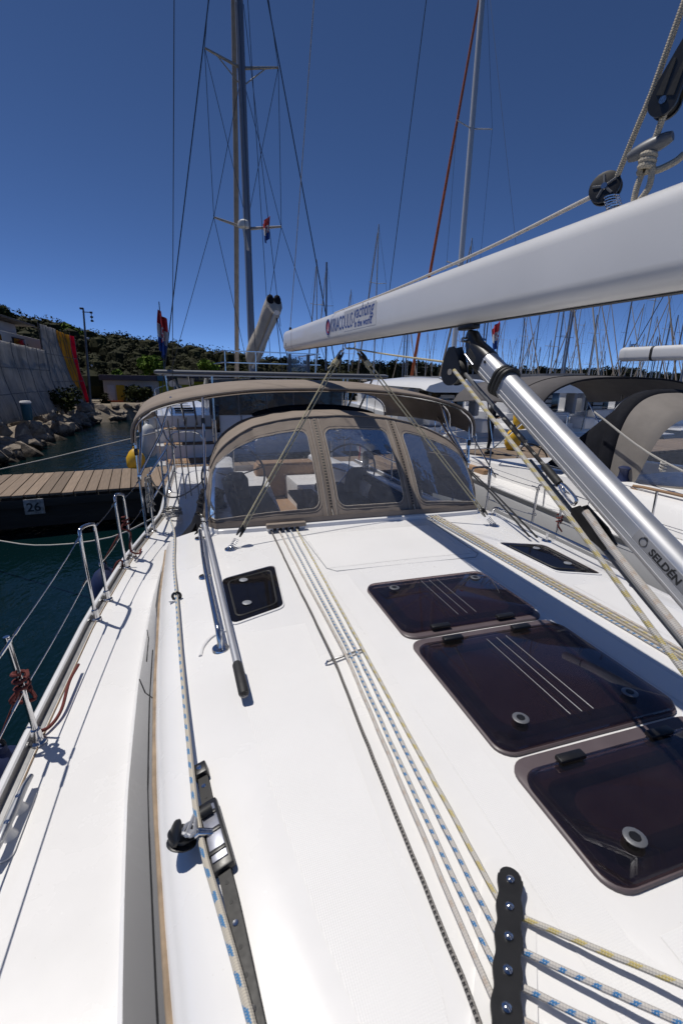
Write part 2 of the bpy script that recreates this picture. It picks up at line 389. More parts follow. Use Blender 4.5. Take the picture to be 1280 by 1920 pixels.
def obj(name, mb, m, parent=None, smooth=40, flip=False):
    me = bpy.data.meshes.new(name); me.from_pydata(mb.v, [], mb.f)
    if mb.uv:
        ul = me.uv_layers.new(name='UVMap'); 
        for fi, uvs in mb.uv.items():
            p = me.polygons[fi]
            for li, q in zip(p.loop_indices, uvs): ul.data[li].uv = q
    me.validate(); 
    bm = bmesh.new(); bm.from_mesh(me); bmesh.ops.recalc_face_normals(bm, faces=bm.faces); bm.to_mesh(me); bm.free()
    if smooth:
        me.polygons.foreach_set('use_smooth', [True]*len(me.polygons)); me.set_sharp_from_angle(angle=rad(smooth))
    me.materials.append(M[m] if isinstance(m, str) else m)
    o = bpy.data.objects.new(name, me); COL.objects.link(o)
    if parent is not None: o.parent = parent; o.matrix_parent_inverse = pinv(parent)
    return o
def thing(name, label, cat, loc=(0, 0, 0), rz=0, group=None):
    o = bpy.data.objects.new(name, None); COL.objects.link(o); o.empty_display_size = .1
    o.location = loc; o.rotation_euler = (0, 0, rz); o['label'] = label; o['category'] = cat
    o.matrix_basis = Matrix.Translation(V(loc)) @ Matrix.Rotation(rz, 4, 'Z')
    if group: o['group'] = group
    return o
def tag(o, label, cat, group=None):
    o['label'] = label; o['category'] = cat
    if group: o['group'] = group
    return o
def struct(o, kind='structure'): o['kind'] = kind; return o
def copy_tree(o, parent=None):
    c = o.copy(); COL.objects.link(c); c.parent = parent
    if parent is not None: c.matrix_parent_inverse = o.matrix_parent_inverse.copy()
    for ch in list(o.children): copy_tree(ch, c)
    return c
def tubes(name, runs, r, m, parent=None, n=8):
    b = MB()
    for p in runs: b.tube(p, r, n)
    return obj(name, b, m, parent)
def rope(name, pts, r, m, parent=None, n=8, sm=6, wob=0.):
    p = catmull(pts, sm) if len(pts) > 2 else [V(pts[0]).lerp(V(pts[1]), k/14) for k in range(15)]
    if wob:
        p = [q+V((rnd.uniform(-wob, wob), rnd.uniform(-wob, wob), rnd.uniform(-wob, wob)*.4)) for q in p]
    return obj(name, MB().tube(p, r, n), m, parent, 60)
def rrect(w, h, r, n=5, cx=0, cy=0):
    out = []
    for sx, sy, a0 in ((1, 1, 0), (-1, 1, 90), (-1, -1, 180), (1, -1, 270)):
        for k in range(n+1):
            a = rad(a0+90*k/n); out.append((cx+sx*(w/2-r)+r*math.cos(a), cy+sy*(h/2-r)+r*math.sin(a)))
    return out
def sag(a, b, s, n=14):
    a, b = V(a), V(b); return [a.lerp(b, k/n)-V((0, 0, s*4*(k/n)*(1-k/n))) for k in range(n+1)]
def text_mb(s, size, o, x, y, off=0., shear=0., bold=0., sx=1., wrap=None):
    """flat lettering laid on a surface: o origin, x along, y up, normal x cross y"""
    cu = bpy.data.curves.new('lettering', 'FONT'); cu.body = s; cu.size = size; cu.shear = shear; cu.offset = bold; cu.resolution_u = 3
    ob = bpy.data.objects.new('lettering_tmp', cu); COL.objects.link(ob)
    me = bpy.data.meshes.new_from_object(ob); mb = MB()
    x, y, o = V(x).normalized(), V(y).normalized(), V(o); nn = x.cross(y)
    vs = []
    for v in me.vertices:
        p = o + x*v.co.x*sx + y*v.co.y + nn*off
        vs.append(wrap(p) if wrap else p)
    wid = max((v.co.x*sx for v in me.vertices), default=0)
    mb.add(vs, [tuple(p.vertices) for p in me.polygons])
    bpy.data.objects.remove(ob); bpy.data.meshes.remove(me); bpy.data.curves.remove(cu)
    mb.width = wid
    return mb

# ------------------------------------------------------------------ setting: water, shore, hill
wat = MB(); wat.quad((-1500, -600, 0), (1500, -600, 0), (1500, 2500, 0), (-1500, 2500, 0))
struct(obj('water', wat, 'water', None, 0))
def hillz(x, y):
    # wooded ridge, high on the left, falling away behind the catamaran
    r = interp([(-120, 10), (-45, 8.6), (-24, 7.1), (-16, 6.6), (-8, 5.1), (0, 4.0), (6, 3.0), (14, 1.7), (30, .6), (60, .3)], x-(y-75)*.1)
    t = max(0, min(1, (y-47)/27)); t = t*t*(3-2*t)
    return .8 + r*t + noise.noise(V((x*.07, y*.07, 0)))*.9*t
g = MB(); NX, NY = 90, 40; vs = []
for j in range(NY+1):
    for i in range(NX+1):
        x = -130+i*190/NX; y = 43+j*100/NY
        vs.append((x, y, hillz(x, y) if (x < 40) else hillz(40, y)))
g.add(vs, [(j*(NX+1)+i, j*(NX+1)+i+1, (j+1)*(NX+1)+i+1, (j+1)*(NX+1)+i) for j in range(NY) for i in range(NX)])
struct(obj('hillside', g, 'dirt'))
def leaf_crown(mb, c, r, n, size, sq=(1, 1, .85), R=rnd):
    """leaf faces spread through a lumpy crown"""
    lumps = [(V((max(-.5, min(.5, R.gauss(0, .4))), max(-.5, min(.5, R.gauss(0, .4))), max(-.4, min(.4, R.gauss(0, .3))))), R.uniform(.40, .60)) for _ in range(7)]
    c = V(c)
    for k in range(n):
        o, lr = lumps[R.randrange(7)]
        d = V((R.gauss(0, 1), R.gauss(0, 1), R.gauss(0, 1))).normalized()*lr*(R.random()**.33)
        p = o+d; p = c+V((p.x*r*sq[0], p.y*r*sq[1], p.z*r*sq[2]))
        nn = (d + V((R.gauss(0, .5), R.gauss(0, .5), R.gauss(0, .5)+.3))).normalized()
        x = nn.orthogonal().normalized(); y = nn.cross(x); a = R.uniform(0, 6.28); x, y = x*math.cos(a)+y*math.sin(a), y*math.cos(a)-x*math.sin(a)
        s = size*R.uniform(.6, 1.4)
        mb.add([p-x*s, p+y*s*.55, p+x*s, p-y*s*.55], [(0, 1, 2, 3)])
R2 = random.Random(3)
f1, f2 = MB(), MB(); core = MB()
for k in range(1050):
    y = 49+R2.random()**1.15*48
    x = R2.uniform(-.66*y, .34*y)
    z = hillz(x, y); r = R2.uniform(1.15, 2.1)
    b = f2 if R2.random() < .16 else f1
    leaf_crown(b, (x, y, z+r*.75), r, 150, .17, (1, 1, .9), R2)
    core.ball((x, y, z+r*.55), r*.66, 8)
struct(obj('forest', f1, 'leaf_dark', None, 0), 'stuff'); struct(obj('forest_light_crowns', f2, 'leaf_mid', None, 0), 'stuff'); struct(obj('forest_undergrowth', core, 'leaf_dark', None, 0), 'stuff')
# far wooded shore behind the masts on the right
ft = MB(); fc = MB()
for k in range(520):
    a = R2.uniform(.12, 1.75); y = R2.uniform(200, 235); x = a*y
    if x/y < .42 and R2.random() < .3: continue
    h = 10.6+2.2*noise.noise(V((a*5, 0, 1)))+R2.uniform(0, 1.2)
    if a > .75: h -= 1.6
    r = R2.uniform(3, 5)
    leaf_crown(ft, (x, y, h-r*.5), r, 90, .7, (1, 1, .9), R2)
    fc.box((x, y+5, h*.38), (9, 3, h*.76))
struct(obj('far_woods', ft, 'leaf_far', None, 0), 'stuff'); struct(obj('far_woods_understorey', fc, 'leaf_far', None, 0), 'stuff')
fs = MB(); fs.box((150, 218, .4), (560, 50, 1.2)); struct(obj('far_shore', fs, 'dirt'))

# quay on the left with its rough bank
def shore_x(y): return interp([(8, -5.9), (20, -6.5), (29, -6.6), (33, -6.1), (35.5, -4.6), (37, -2), (38, 3)], y)
qb = MB(); rows = []
for k in range(46):
    y = 6+k*.72; xs = shore_x(min(y, 38)) - 1.0
    rows.append([(-90, y, 1.05), (xs-1.2, y, 1.05), (xs-.5, y, .95), (xs+.5, y, .4), (xs+1.2, y, -.4)])
qb.loft(rows, False); struct(obj('quay', qb, 'dirt'))
qp = MB(); prow = []
for k in range(18):
    y = 12+k*1.05; xs = shore_x(y)-1.25
    prow.append([(xs-2.2, y, 1.06), (xs-2.2, y, 1.13), (xs, y, 1.13), (xs, y, 1.06)])
qp.loft(prow); struct(obj('quay_path', qp, 'concrete'))
# back shore under the low building
bs_ = MB(); bs_.box((-5, 44.2, .15), (60, 13, 1.3), None, .3); struct(obj('back_quay', bs_, 'dirt'))
# riprap: every boulder on its own
rock_meshes = []
for k in range(9):
    bm = bmesh.new(); bmesh.ops.create_icosphere(bm, subdivisions=2, radius=1)
    RR = random.Random(k*13+5)
    for v in bm.verts: v.co *= 1+noise.noise(v.co*1.3+V((k*7, 0, 0)))*.35
    for q in range(13):
        nn = V((RR.gauss(0, 1), RR.gauss(0, 1), RR.gauss(0, 1))).normalized(); dd = RR.uniform(.52, .85)
        for v in bm.verts:
            e = v.co.dot(nn)-dd
            if e > 0: v.co -= nn*e
    me = bpy.data.meshes.new('boulder'); bm.to_mesh(me); bm.free(); me.materials.append(M['rock']); rock_meshes.append(me)
R3 = random.Random(11); nb_ = 0
for k in range(190):
    y = 9+ (k/190)**1.05*29; lev = R3.random()
    x = shore_x(y)-1.0+lev*1.7-.55+R3.uniform(-.2, .2); z = .95-lev*1.0+R3.uniform(-.12, .12)
    o = bpy.data.objects.new('boulder', rock_meshes[R3.randrange(9)]); COL.objects.link(o)
    s = R3.choice((.18, .24, .30, .38, .54))*R3.uniform(.8, 1.2); o.location = (x, y, z); o.scale = (s*R3.uniform(.9, 1.5), s*R3.uniform(.9, 1.4), s*R3.uniform(.7, 1))
    o.rotation_euler = (R3.uniform(-.5, .5), R3.uniform(-.5, .5), R3.uniform(0, 6.28))
    zone = 'at the left edge of the picture' if y < 15 else 'below the quay railing' if y < 20 else 'below the teal bin' if y < 25 else 'below the round shrub' if y < 31 else 'below the lamp post' if y < 35 else 'in the far corner before the low building'
    tag(o, ('small ' if s < .3 else 'large ' if s > .48 else '')+'rough boulder '+('on top of the bank ' if lev < .33 else 'halfway down the bank ' if lev < .66 else 'at the waterline ')+zone, 'boulder', 'boulders of the bank on the left')

# ------------------------------------------------------------------ buildings and things ashore
sb = thing('scaffolded_building', 'white building wrapped in pale, yellow and red scaffold netting on the quay', 'building', (-9, 32, 1.05))
b = MB().box((-12.5, 27, 3.0), (6, 26, 4.3), None, .03); obj('wall', b, 'wall_white', sb)
b = MB().box((-13.2, 29.5, 5.55), (5, 13, .9), None, .03); obj('upper_storey', b, 'wall_white', sb)
b = MB().box((-13, 30, 6.08), (6, 15, .12), None, .02); obj('roof', b, 'roof_tan', sb)
for (y0, y1, z0, z1) in ((24.2, 26.8, 4.5, 4.95), (27.2, 29.4, 4.5, 4.95), (31, 33, 4.5, 4.95)):
    wn = obj('window', MB().box((-9.5, (y0+y1)/2, (z0+z1)/2), (.08, y1-y0, z1-z0)), 'wall_dark', sb)
    obj('pane', MB().box((-9.44, (y0+y1)/2, (z0+z1)/2), (.02, y1-y0-.16, z1-z0-.12)), 'win_dark', wn)
def net(name, y0, y1, z0, z1, m, x0=-7.8, fl=.75, ybot=0., seed=0, parent=sb, zt1=None, yb0=0.):
    b = MB(); n, k = 16, 18; vs = []
    for j in range(k+1):
        h = j/k
        for i in range(n+1):
            u = i/n; zt = z1 if zt1 is None else z1+(zt1-z1)*u
            z = z0+(zt-z0)*h; y = y0+yb0*(1-h)+(y1+ybot*(1-h)**1.4-y0-yb0*(1-h))*u
            x = x0+fl*(1-h)**2+.10*noise.noise(V((y*1.3, z*.8, seed)))+.05*math.sin(y*4.5)*(1-h*.5)
            vs.append((x, y, z))
    b.add(vs, [(j*(n+1)+i, j*(n+1)+i+1, (j+1)*(n+1)+i+1, (j+1)*(n+1)+i) for j in range(k) for i in range(n)])
    o = obj(name, b, m, parent); s_ = o.modifiers.new('thick', 'SOLIDIFY'); s_.thickness = .015
    for i in range(0, n+1, 4 if y1-y0 > 2 else 16): obj('net_seam', MB().tube([V(vs[j*(n+1)+i])+V((.02, 0, 0)) for j in range(k+1)], .022, 4), 'scaffold' if m == 'net_yellow' else 'net_seam', o)
    for j in (6, 12): obj('net_seam', MB().tube([V(vs[j*(n+1)+i])+V((.02, 0, 0)) for i in range(n+1)], .018, 4), 'scaffold' if m == 'net_yellow' else 'net_seam', o)
    return o
net('net_panel', 14, 23.4, 1.06, 4.35, 'net_white', -7.75, .5, 0, 1)
net('net_panel', 23.4, 30.4, 1.06, 4.35, 'net_white', -7.8, .5, 0, 2, zt1=4.25)
net('net_panel', 30.2, 33.2, 1.06, 5.62, 'net_white', -7.85, .5, 3.0, 3, zt1=5.6)
net('net_panel', 33.1, 36.9, 1.06, 5.6, 'net_yellow', -7.95, .42, .6, 4, zt1=5.55, yb0=1.6)
net('net_panel', 36.8, 38.0, 1.06, 5.55, 'net_red', -7.95, .45, .4, 5, yb0=.3)
for y in (16, 18.5, 21, 23.4, 26, 28.3, 30.6, 33, 35.2, 37.6):
    obj('scaffold_pole', MB().tube([(-7.98, y, 1.05), (-8.02, y, 4.45 if y < 30 else 5.75)], .03, 6), 'scaffold', sb)
for z in (2.4, 3.5, 4.3):
    obj('scaffold_ledger', MB().tube([(-8.05, 14, z), (-8.05, 38, z)], .025, 6), 'scaffold', sb)
obj('scaffold_ledger', MB().tube([(-8.05, 30, 5.4), (-8.05, 38, 5.4)], .025, 6), 'scaffold', sb)

lb = thing('low_building', 'low flat-roofed marina building with mural wall and name board under the trees', 'building', (-2.6, 42, .8))
def lbx(x): return -6.75+(x+10.1)*.62      # plan along the front
FY = 40.2
obj('wall', MB().box((lbx(-6.9), FY+2, 1.72), (4.0, 4, 1.86), None, .02), 'wall_white', lb)
obj('wall', MB().box((lbx(.55), FY+2.05, 1.72), (5.2, 4, 1.86), None, .02), 'wall_lime', lb)
obj('roof', MB().box((lbx(-6.95), FY+1.8, 2.82), (4.25, 4.6, .40), None, .02), 'wall_mauve', lb)
obj('roof', MB().box((lbx(.6), FY+1.75, 2.83), (5.5, 4.6, .44), None, .02), 'wall_dark', lb)
obj('roof_vent', MB().box((lbx(-3.2), FY+.4, 3.10), (.5, .4, .12), None, .02), 'label_white', lb)
obj('mural', MB().box((lbx(-3.3), FY-.6, 2.82), (.5, .05, .36), None, .01), 'mural_blue', lb)
obj('mural', MB().box((lbx(3.7), FY-.01, 1.72), (1.7, .05, 1.6), None, .01), 'wall_white', lb)
obj('mural', MB().box((lbx(3.6), FY-.06, 1.45), (1.4, .05, .6), None, .12), 'mural_blue', lb)
obj('door', MB().box((lbx(-9.3), FY-.04, 1.55), (.52, .08, 1.45), None, .01), 'label_white', lb)
obj('door', MB().box((lbx(-8.2), FY-.04, 1.55), (.60, .08, 1.45), None, .01), 'wall_yellow', lb)
for x in (-6.6, -4.9, -1.4, .9):
    d = obj('window', MB().box((lbx(x), FY-.02, 1.85), (.6, .12, .9), None, .02), 'label_white', lb)
    obj('pane', MB().box((lbx(x), FY-.09, 1.85), (.44, .04, .7)), 'win_dark', d)
sn = obj('name_board', MB().box((lbx(.6), FY-.58, 2.83), (5.2, .04, .34), None, .01), 'wall_dark', lb)
obj('lettering', text_mb('First - Time - Sailing.com', .30, (lbx(-1.6), FY-.61, 2.74), (1, 0, 0), (0, 0, 1), .01, 0, .004, 1.05), 'sign_text', sn, 0)
LX, LY = -6.75, 36.4
lp = thing('lamp_post', 'tall grey floodlight mast beside the red netting', 'lamp post', (LX, LY, .8))
obj('pole', MB().tube([(LX-.35, LY, .6), (LX, LY, 7.15)], [.10, .055], 8), 'lamp_post', lp)
obj('crossarm', MB().box((LX+.2, LY, 7.0), (.55, .05, .05)), 'lamp_post', lp); obj('lamp_bar', MB().box((LX+.44, LY, 6.72), (.04, .04, .62)), 'lamp_post', lp)
for z in (6.98, 6.7, 6.46): obj('floodlight', MB().box((LX+.46, LY-.1, z), (.17, .15, .12), None, .03), 'wall_dark', lp)
obj('floodlight', MB().box((LX-.08, LY-.06, 7.2), (.24, .18, .12), None, .03), 'wall_dark', lp)
for z in (5.35, 3.6): obj('lamp', MB().ball((LX+.08, LY-.15, z), .08, 10), 'label_white', lp)
def bush(name, c, r, m, label, n=500, sz=.1, sq=(1, 1, 1)):
    t = thing(name, label, 'shrub', (c[0], c[1], c[2])); b = MB()
    R = random.Random(hash(label) % 1000 if False else len(label)*7+int(c[1]))
    leaf_crown(b, (c[0], c[1], c[2]+r*.8), r, n, sz, sq, R); obj('foliage', b, m, t, 0)
    b = MB()
    for k in range(5):
        a = k*1.26; b.tube([(c[0], c[1], c[2]-.1), (c[0]+math.cos(a)*r*.3, c[1]+math.sin(a)*r*.3, c[2]+r*.6)], [.05, .02], 5)
    obj('stem', b, 'bark', t)
bush('round_shrub', (-7.0, 29.4, 1.0), .95, 'leaf_mid', 'round dark shrub in front of the grey scaffold netting', 700, .11, (1, 1, .95))
bush('oleander_shrub', (lbx(-5.6), 38.9, .75), 1.15, 'leaf_mid', 'wide green shrub in front of the low marina building', 900, .12, (1.2, 1, .85))
bush('small_shrub', (-6.3, 37.2, .8), .6, 'leaf_dark', 'small dark shrub between the lamp post and low building', 400, .09)
def tree(name, c, h, r, m, label, n=900, sz=.3):
    t = thing(name, label, 'tree', c)
    b = MB().tube([(c[0], c[1], c[2]-1), (c[0]+.1, c[1], c[2]+h*.55), (c[0], c[1], c[2]+h*.8)], [.22, .14, .05], 8)
    for k in range(5):
        a = k*1.3; b.tube([(c[0]+.05, c[1], c[2]+h*.45), (c[0]+math.cos(a)*r*.6, c[1]+math.sin(a)*r*.6, c[2]+h*.75)], [.08, .03], 6)
    obj('trunk', b, 'bark', t); b = MB(); leaf_crown(b, (c[0], c[1], c[2]+h*.72), r, n, sz, (1, 1, .9), random.Random(int(h*100))); obj('crown', b, m, t, 0)
tree('young_tree', (-3.7, 47.5, 1.2), 3.9, 1.5, 'leaf_lime', 'bright lime green tree above the low building roof', 900, .2)
tree('young_tree', (-6.4, 46.5, .9), 2.9, .85, 'leaf_lime', 'small bright green tree right of the lamp post', 600, .17)
tree('young_tree', (1.5, 49.5, 1.2), 3.7, 1.1, 'leaf_lime', 'bright green tree behind the catamaran, right of the flag', 600, .19)
tree('ridge_tree', (-14.6, 70, 6.3), 3.1, 1.5, 'leaf_lime', 'light green tree on the ridge above the netted building', 800, .2)
tree('ridge_tree', (-21.5, 66, 6.6), 3.4, 2.0, 'leaf_mid', 'light green tree at the left edge of the wooded ridge', 900, .22)
rb = thing('rubbish_bin', 'teal rubbish bin with a white bag over its rim on the quay', 'bin', (-6.75, 22.3, 1.13))
obj('body', MB().lathe([(.15, 0), (.18, .1), (.19, .68), (.17, .72)], (-6.75, 22.3, 1.13), n=14), 'bin_teal', rb)
obj('bag', MB().lathe([(.2, .67), (.22, .73), (.18, .79), (.08, .8)], (-6.75, 22.3, 1.13), n=11), 'bag_white', rb)
rl = thing('quay_railing', 'dark metal railing on the quay at the left edge', 'railing', (-6.2, 17.5, 1.1))
for y in (15.2, 17.2, 19.0): obj('post', MB().tube([(shore_x(y)-1.0+(19-y)*.1, y, .3), (shore_x(y)-1.0+(19-y)*.1, y, 2.0)], .025, 6), 'scaffold', rl)
obj('rail', MB().tube([(shore_x(12)-.3, 12, 2.0), (shore_x(15.2)-.62, 15.2, 2.0), (shore_x(19)-1.0, 19, 2.0)], .025, 6), 'scaffold', rl)
obj('rail', MB().tube([(shore_x(15.2)-.62, 15.2, 1.55), (shore_x(19)-1.0, 19, 1.3)], .02, 6), 'scaffold', rl)
of = thing('safety_fence', 'orange mesh safety fence beside the low building', 'fence', (-6, 38.6, .8))
obj('mesh_sheet', MB().box((-5.9, 38.6, 1.02), (1.5, .03, .32), None, .01), 'orange_fence', of)
for x in (-6.6, -5.9, -5.2): obj('post', MB().tube([(x, 38.63, .7), (x, 38.63, 1.25)], .02, 6), 'scaffold', of)
# ------------------------------------------------------------------ pontoon
PA = math.atan(.108)
PO = V((0, 10.12, 0)); PX = V((math.cos(PA), math.sin(PA), 0)); PY = V((-math.sin(PA), math.cos(PA), 0))
RP = Matrix.Rotation(PA, 3, 'Z')
def pp(x, y, z): return PO+PX*x+PY*y+V((0, 0, z))
pt = MB().box(pp(10, 1.1, .42), (50, 2.06, .60), RP, .02); pon = struct(obj('pontoon', pt, 'fascia'))
pm = None
for k in range(235):
    x = -13.0+k*.205
    if pm is None:
        o = obj('plank', MB().box((0, 0, 0), (.19, 2.24, .05), None, .006, 1), 'plank', pon, 0); pm = o.data
    else:
        o = bpy.data.objects.new('plank', pm); COL.objects.link(o); o.parent = pon
    o.location = pp(x, 1.1+rnd.uniform(-.012, .012), .772+rnd.uniform(-.004, .004)); o.rotation_euler = (rnd.uniform(-.002, .002), rnd.uniform(-.012, .012), PA+rnd.uniform(-.004, .004))
obj('fender_beam', MB().box(pp(10, .02, .62), (50, .09, .16), RP, .01), 'fascia', pon)
def number_board(x, txt, label, z=.56, w=.33):
    t = thing('berth_number', label, 'sign', tuple(pp(x, -.07, z)))
    obj('board', MB().box(pp(x, -.045, z), (w, .03, .30), RP, .01), 'number_white', t)
    m = text_mb(txt, .235, (0, 0, 0), (1, 0, 0), (0, 0, 1)); wd = m.width
    m = text_mb(txt, .235, pp(x-wd/2-.01, -.066, z-.085), tuple(PX), (0, 0, 1), 0, 0, .004)
    obj('numerals', m, 'dark_print', t, 0)
number_board(-3.12, '26', 'white stencilled number board 26 on the dark pontoon side')
number_board(7.3, '29', 'white stencilled number board 29 below the standing person')

# ------------------------------------------------------------------ our yacht
C = 1.27
def mx(p): return (2*C-p[0], p[1], p[2])
HB = [(-6, .12), (-5.2, .75), (-4, 1.3), (-2.5, 1.75), (-1, 1.98), (0, 2.07), (1, 2.11), (2, 2.10), (3.1, 2.07), (4.2, 1.975), (4.8, 1.88), (5.6, 1.76), (7, 1.77), (8.7, 1.74)]
XB = [(-3.2, .75), (-1, .02), (.5, -.24), (.9, -.29), (1.17, -.32), (1.57, -.36), (2.24, -.40), (3.13, -.41), (3.83, -.38)]
XW = [(-3.2, .85), (-1, .16), (.7, -.14), (1.35, -.22), (1.9, -.26), (2.8, -.30), (3.83, -.315)]
def xo(y): return C-interp(HB, y)
ZD = 1.40
def ztop(x, y):
    if x > C: x = 2*C-x
    xw = interp(XW, y); d = x-xw
    prof = [(0, 1.655), (.018, 1.70), (.05, 1.735), (.09, 1.752), (.20, 1.783), (.29, 1.80)]
    if d <= .29: return interp(prof, d)
    t = (C-x)/(C-xw-.29); return 1.80+.028*(1-t*t)
yt = thing('sailing_yacht', 'white sailing yacht in the foreground seen from its cabin top towards the stern', 'sailing yacht', (C, 1, 0))
ys = [-6+.25*k for k in range(59)] + [8.7]
rings = []
for y in ys:
    h = interp(HB, y); k = max(0, min(1, (y+6)/3))
    rings.append([(C-h, y, ZD-.004), (C-h-.012, y, ZD-.07), (C-h*.985, y, ZD-.5), (C-h*.93, y, .5), (C-h*.80*k, y, 0.05), (C-h*.5*k, y, -.35), (C, y, -.5),
                  (C+h*.5*k, y, -.35), (C+h*.80*k, y, .05), (C+h*.93, y, .5), (C+h*.985, y, ZD-.5), (C+h+.012, y, ZD-.07), (C+h, y, ZD-.004)])
hb = MB(); hb.loft(rings, False); o = len(hb.v)
hb.f.append(tuple((len(rings)-1)*13+k for k in range(13)))
obj('hull', hb, 'hull_white', yt)
# deck: full sheet forward of the cockpit, side strips beside it
dk = MB()
fw = [y for y in ys if y <= 3.76]
dk.loft([[(xo(y)+u*(2*C-2*xo(y)), y, ZD+.012*math.sin(math.pi*u)) for u in (0, .02, .1, .5, .9, .98, 1)] for y in fw], False)
af = [fw[-1]]+[y for y in ys if y > 3.76]
def xcm(y): return interp([(3.7, -.12), (4.4, -.08), (5.4, .02), (7, .12), (8.7, .2)], y)      # outer foot of the cockpit coaming
for s in (0, 1):
    rows = []
    for y in af:
        a, c2 = (xo(y), y, ZD), (xcm(y), y, ZD+.005)
        rows.append([a, c2] if not s else [mx(a), mx(c2)])
    dk.loft(rows, False)
obj('deck', dk, 'gelcoat', yt)
# coachroof
cy = [-3.2, -2.6, -2, -1.4, -1, -.6, -.2, .2, .6, .9, 1.2, 1.6, 2, 2.4, 2.8, 3.2, 3.5, 3.7]
def sect(y, lift=0):
    xb, xw = interp(XB, y), interp(XW, y)
    left = [(xb-.02, ZD), (xb-.004, ZD+.012), (xb, ZD+.035), (xw-.004, 1.648)]
    for d in (0, .018, .03, .05, .09, .20, .245, .29): left.append((xw+d, ztop(xw+d, y)))
    for k in range(1, 7): x = xw+.29+(C-xw-.29)*k/6.001; left.append((x, ztop(x, y)))
    sc_ = min(1, max(0, (y+3.2)/1.6)); sc_ = .12+.88*sc_*(2-sc_)
    left = [(x, ZD+(z-ZD)*sc_) for x, z in left]
    return [(x, y, z) for x, z in left]+[(2*C-x, y, z) for x, z in reversed(left)]
cb = MB(); cb.loft([sect(y) for y in cy], False)
n = len(sect(0)); cb.f.append(tuple((len(cy)-1)*n+k for k in range(n))); cb.f.append(tuple(range(n)))
roof = obj('coachroof', cb, 'gelcoat', yt, 32)
def strip(name, y0, y1, fa, fb, m, parent, n=24, off=(0, 0, 0)):
    b = MB(); b.loft([[V(fa(y0+(y1-y0)*k/n))+V(off), V(fb(y0+(y1-y0)*k/n))+V(off)] for k in range(n+1)], False); return obj(name, b, m, parent)
mat('smoke', (.034, .034, .036), .16, var=.12, nscale=2, coat=.4)
def wl(y, s=0):
    xb, xw = interp(XB, y), interp(XW, y); t = max(0, min(1, (3.75-y)/2.2))
    lo = .06+.30*(1-t)
    return xb, xw, lo
for side in (0, 1):
    def A(y, side=side):
        xb, xw, lo = wl(y); p = (xb+(xw-.004-xb)*lo-.004, y, ZD+.035+(1.648-ZD-.035)*lo+.002); return mx(p) if side else p
    def B(y, side=side):
        xb, xw, lo = wl(y); hi = .97-.0*lo; p = (xb+(xw-.004-xb)*hi-.004, y, ZD+.035+(1.648-ZD-.035)*hi+.002); return mx(p) if side else p
    win = strip('side_window', -1.2, 3.5, A, B, 'smoke', yt, 40)
    def A2(y, side=side):
        p = (interp(XW, y)-.006, y, 1.640); return mx(p) if side else p
    sl = MB(); sl.tube([V(A2(-1.2+4.9*k/40))+V((0, 0, .006)) for k in range(41)], .0085, 8); obj('window_seal', sl, 'seal', yt)
    def gap(y, h, side=side):
        xb, xw, lo = wl(y); p = (xb+(xw-.004-xb)*h-.005, y, ZD+.035+(1.648-ZD-.035)*h+.003); return mx(p) if side else p
    obj('window_joint', MB().tube([gap(2.25, .18), gap(2.02, .55), gap(1.86, .93)], .0022, 5), 'black_rubber', yt)
    obj('window_joint', MB().tube([gap(2.75, .2), gap(2.55, .45), gap(2.3, .5)], .0022, 5), 'black_rubber', yt)
    obj('window_joint', MB().tube([gap(-1+4.4*k/20, .80) for k in range(16)], .0018, 5), 'black_rubber', yt)
    sv = MB(); sv.loft([[gap(3.35, .80), gap(3.35, .84)], [gap(3.1, .72), gap(3.1, .93)], [gap(2.85, .72), gap(2.85, .93)], [gap(2.62, .90), gap(2.62, .95)]], False); obj('air_vent', sv, 'black_plastic', yt)
# non-skid panels moulded on the coachroof
def nonskid(x0f, x1f, y0, y1, nx=6, ny=14, lift=.0011):
    b = MB(); rows = []
    for j in range(ny+1):
        y = y0+(y1-y0)*j/ny; rows.append([(x0f(y)+(x1f(y)-x0f(y))*i/nx, y, ztop(x0f(y)+(x1f(y)-x0f(y))*i/nx, y)+lift) for i in range(nx+1)])
    b.loft(rows, False); return obj('nonskid_panel', b, 'nonskid', yt)
LNE = lambda y: interp([(.4, .385), (.46, .425), (1.64, .475), (3.46, .51)], y)
nonskid(lambda y: interp(XW, y)+.33, lambda y: LNE(y)-.035, -.6, 2.0)
nonskid(lambda y: .70, lambda y: .830, .30, 2.5, 3)
nonskid(lambda y: .74, lambda y: 1.80, 2.62, 3.28)
nonskid(lambda y: 2*C-LNE(y)+.06, lambda y: 2*C-interp(XW, y)-.33, -.6, 2.0)
nonskid(lambda y: 2*C-.835, lambda y: 2*C-.70, .74, 2.5, 3)
nonskid(lambda y: .90, lambda y: 1.62, -.6, .46)
# sliding-hatch garage seam and small sockets
gs = MB().tube([(.705, 3.5, ztop(.705, 3.5)+.002), (.73, 2.62, ztop(.73, 2.6)+.002), (.78, 2.56, ztop(.78, 2.56)+.002), (1.78, 2.54, ztop(1.78, 2.54)+.002), (1.84, 2.6, ztop(1.84, 2.6)+.002), (1.88, 3.4, ztop(1.88, 3.4)+.002)], .003, 5)
obj('garage_seam', gs, 'plain_grey', yt)
# raised lip the sprayhood buttons onto
def lip(u):      # u 0..1 port to starboard along the foot of the sprayhood
    a = (u-.5)*2; x = C+1.30*a; y = 3.50+.10*abs(a)**3+.16*max(0, abs(a)-.92)/.08
    return x, y
lb_ = MB(); rows = []
for k in range(41):
    x, y = lip(k/40); z = ztop(x, min(y, 3.7))
    rows.append([(x, y-.045, z-.01), (x, y-.035, z+.028), (x, y-.02, z+.036), (x, y+.16, z+.036), (x, y+.16, z-.02)])
lb_.loft(rows, False); obj('sprayhood_lip', lb_, 'gelcoat', yt)

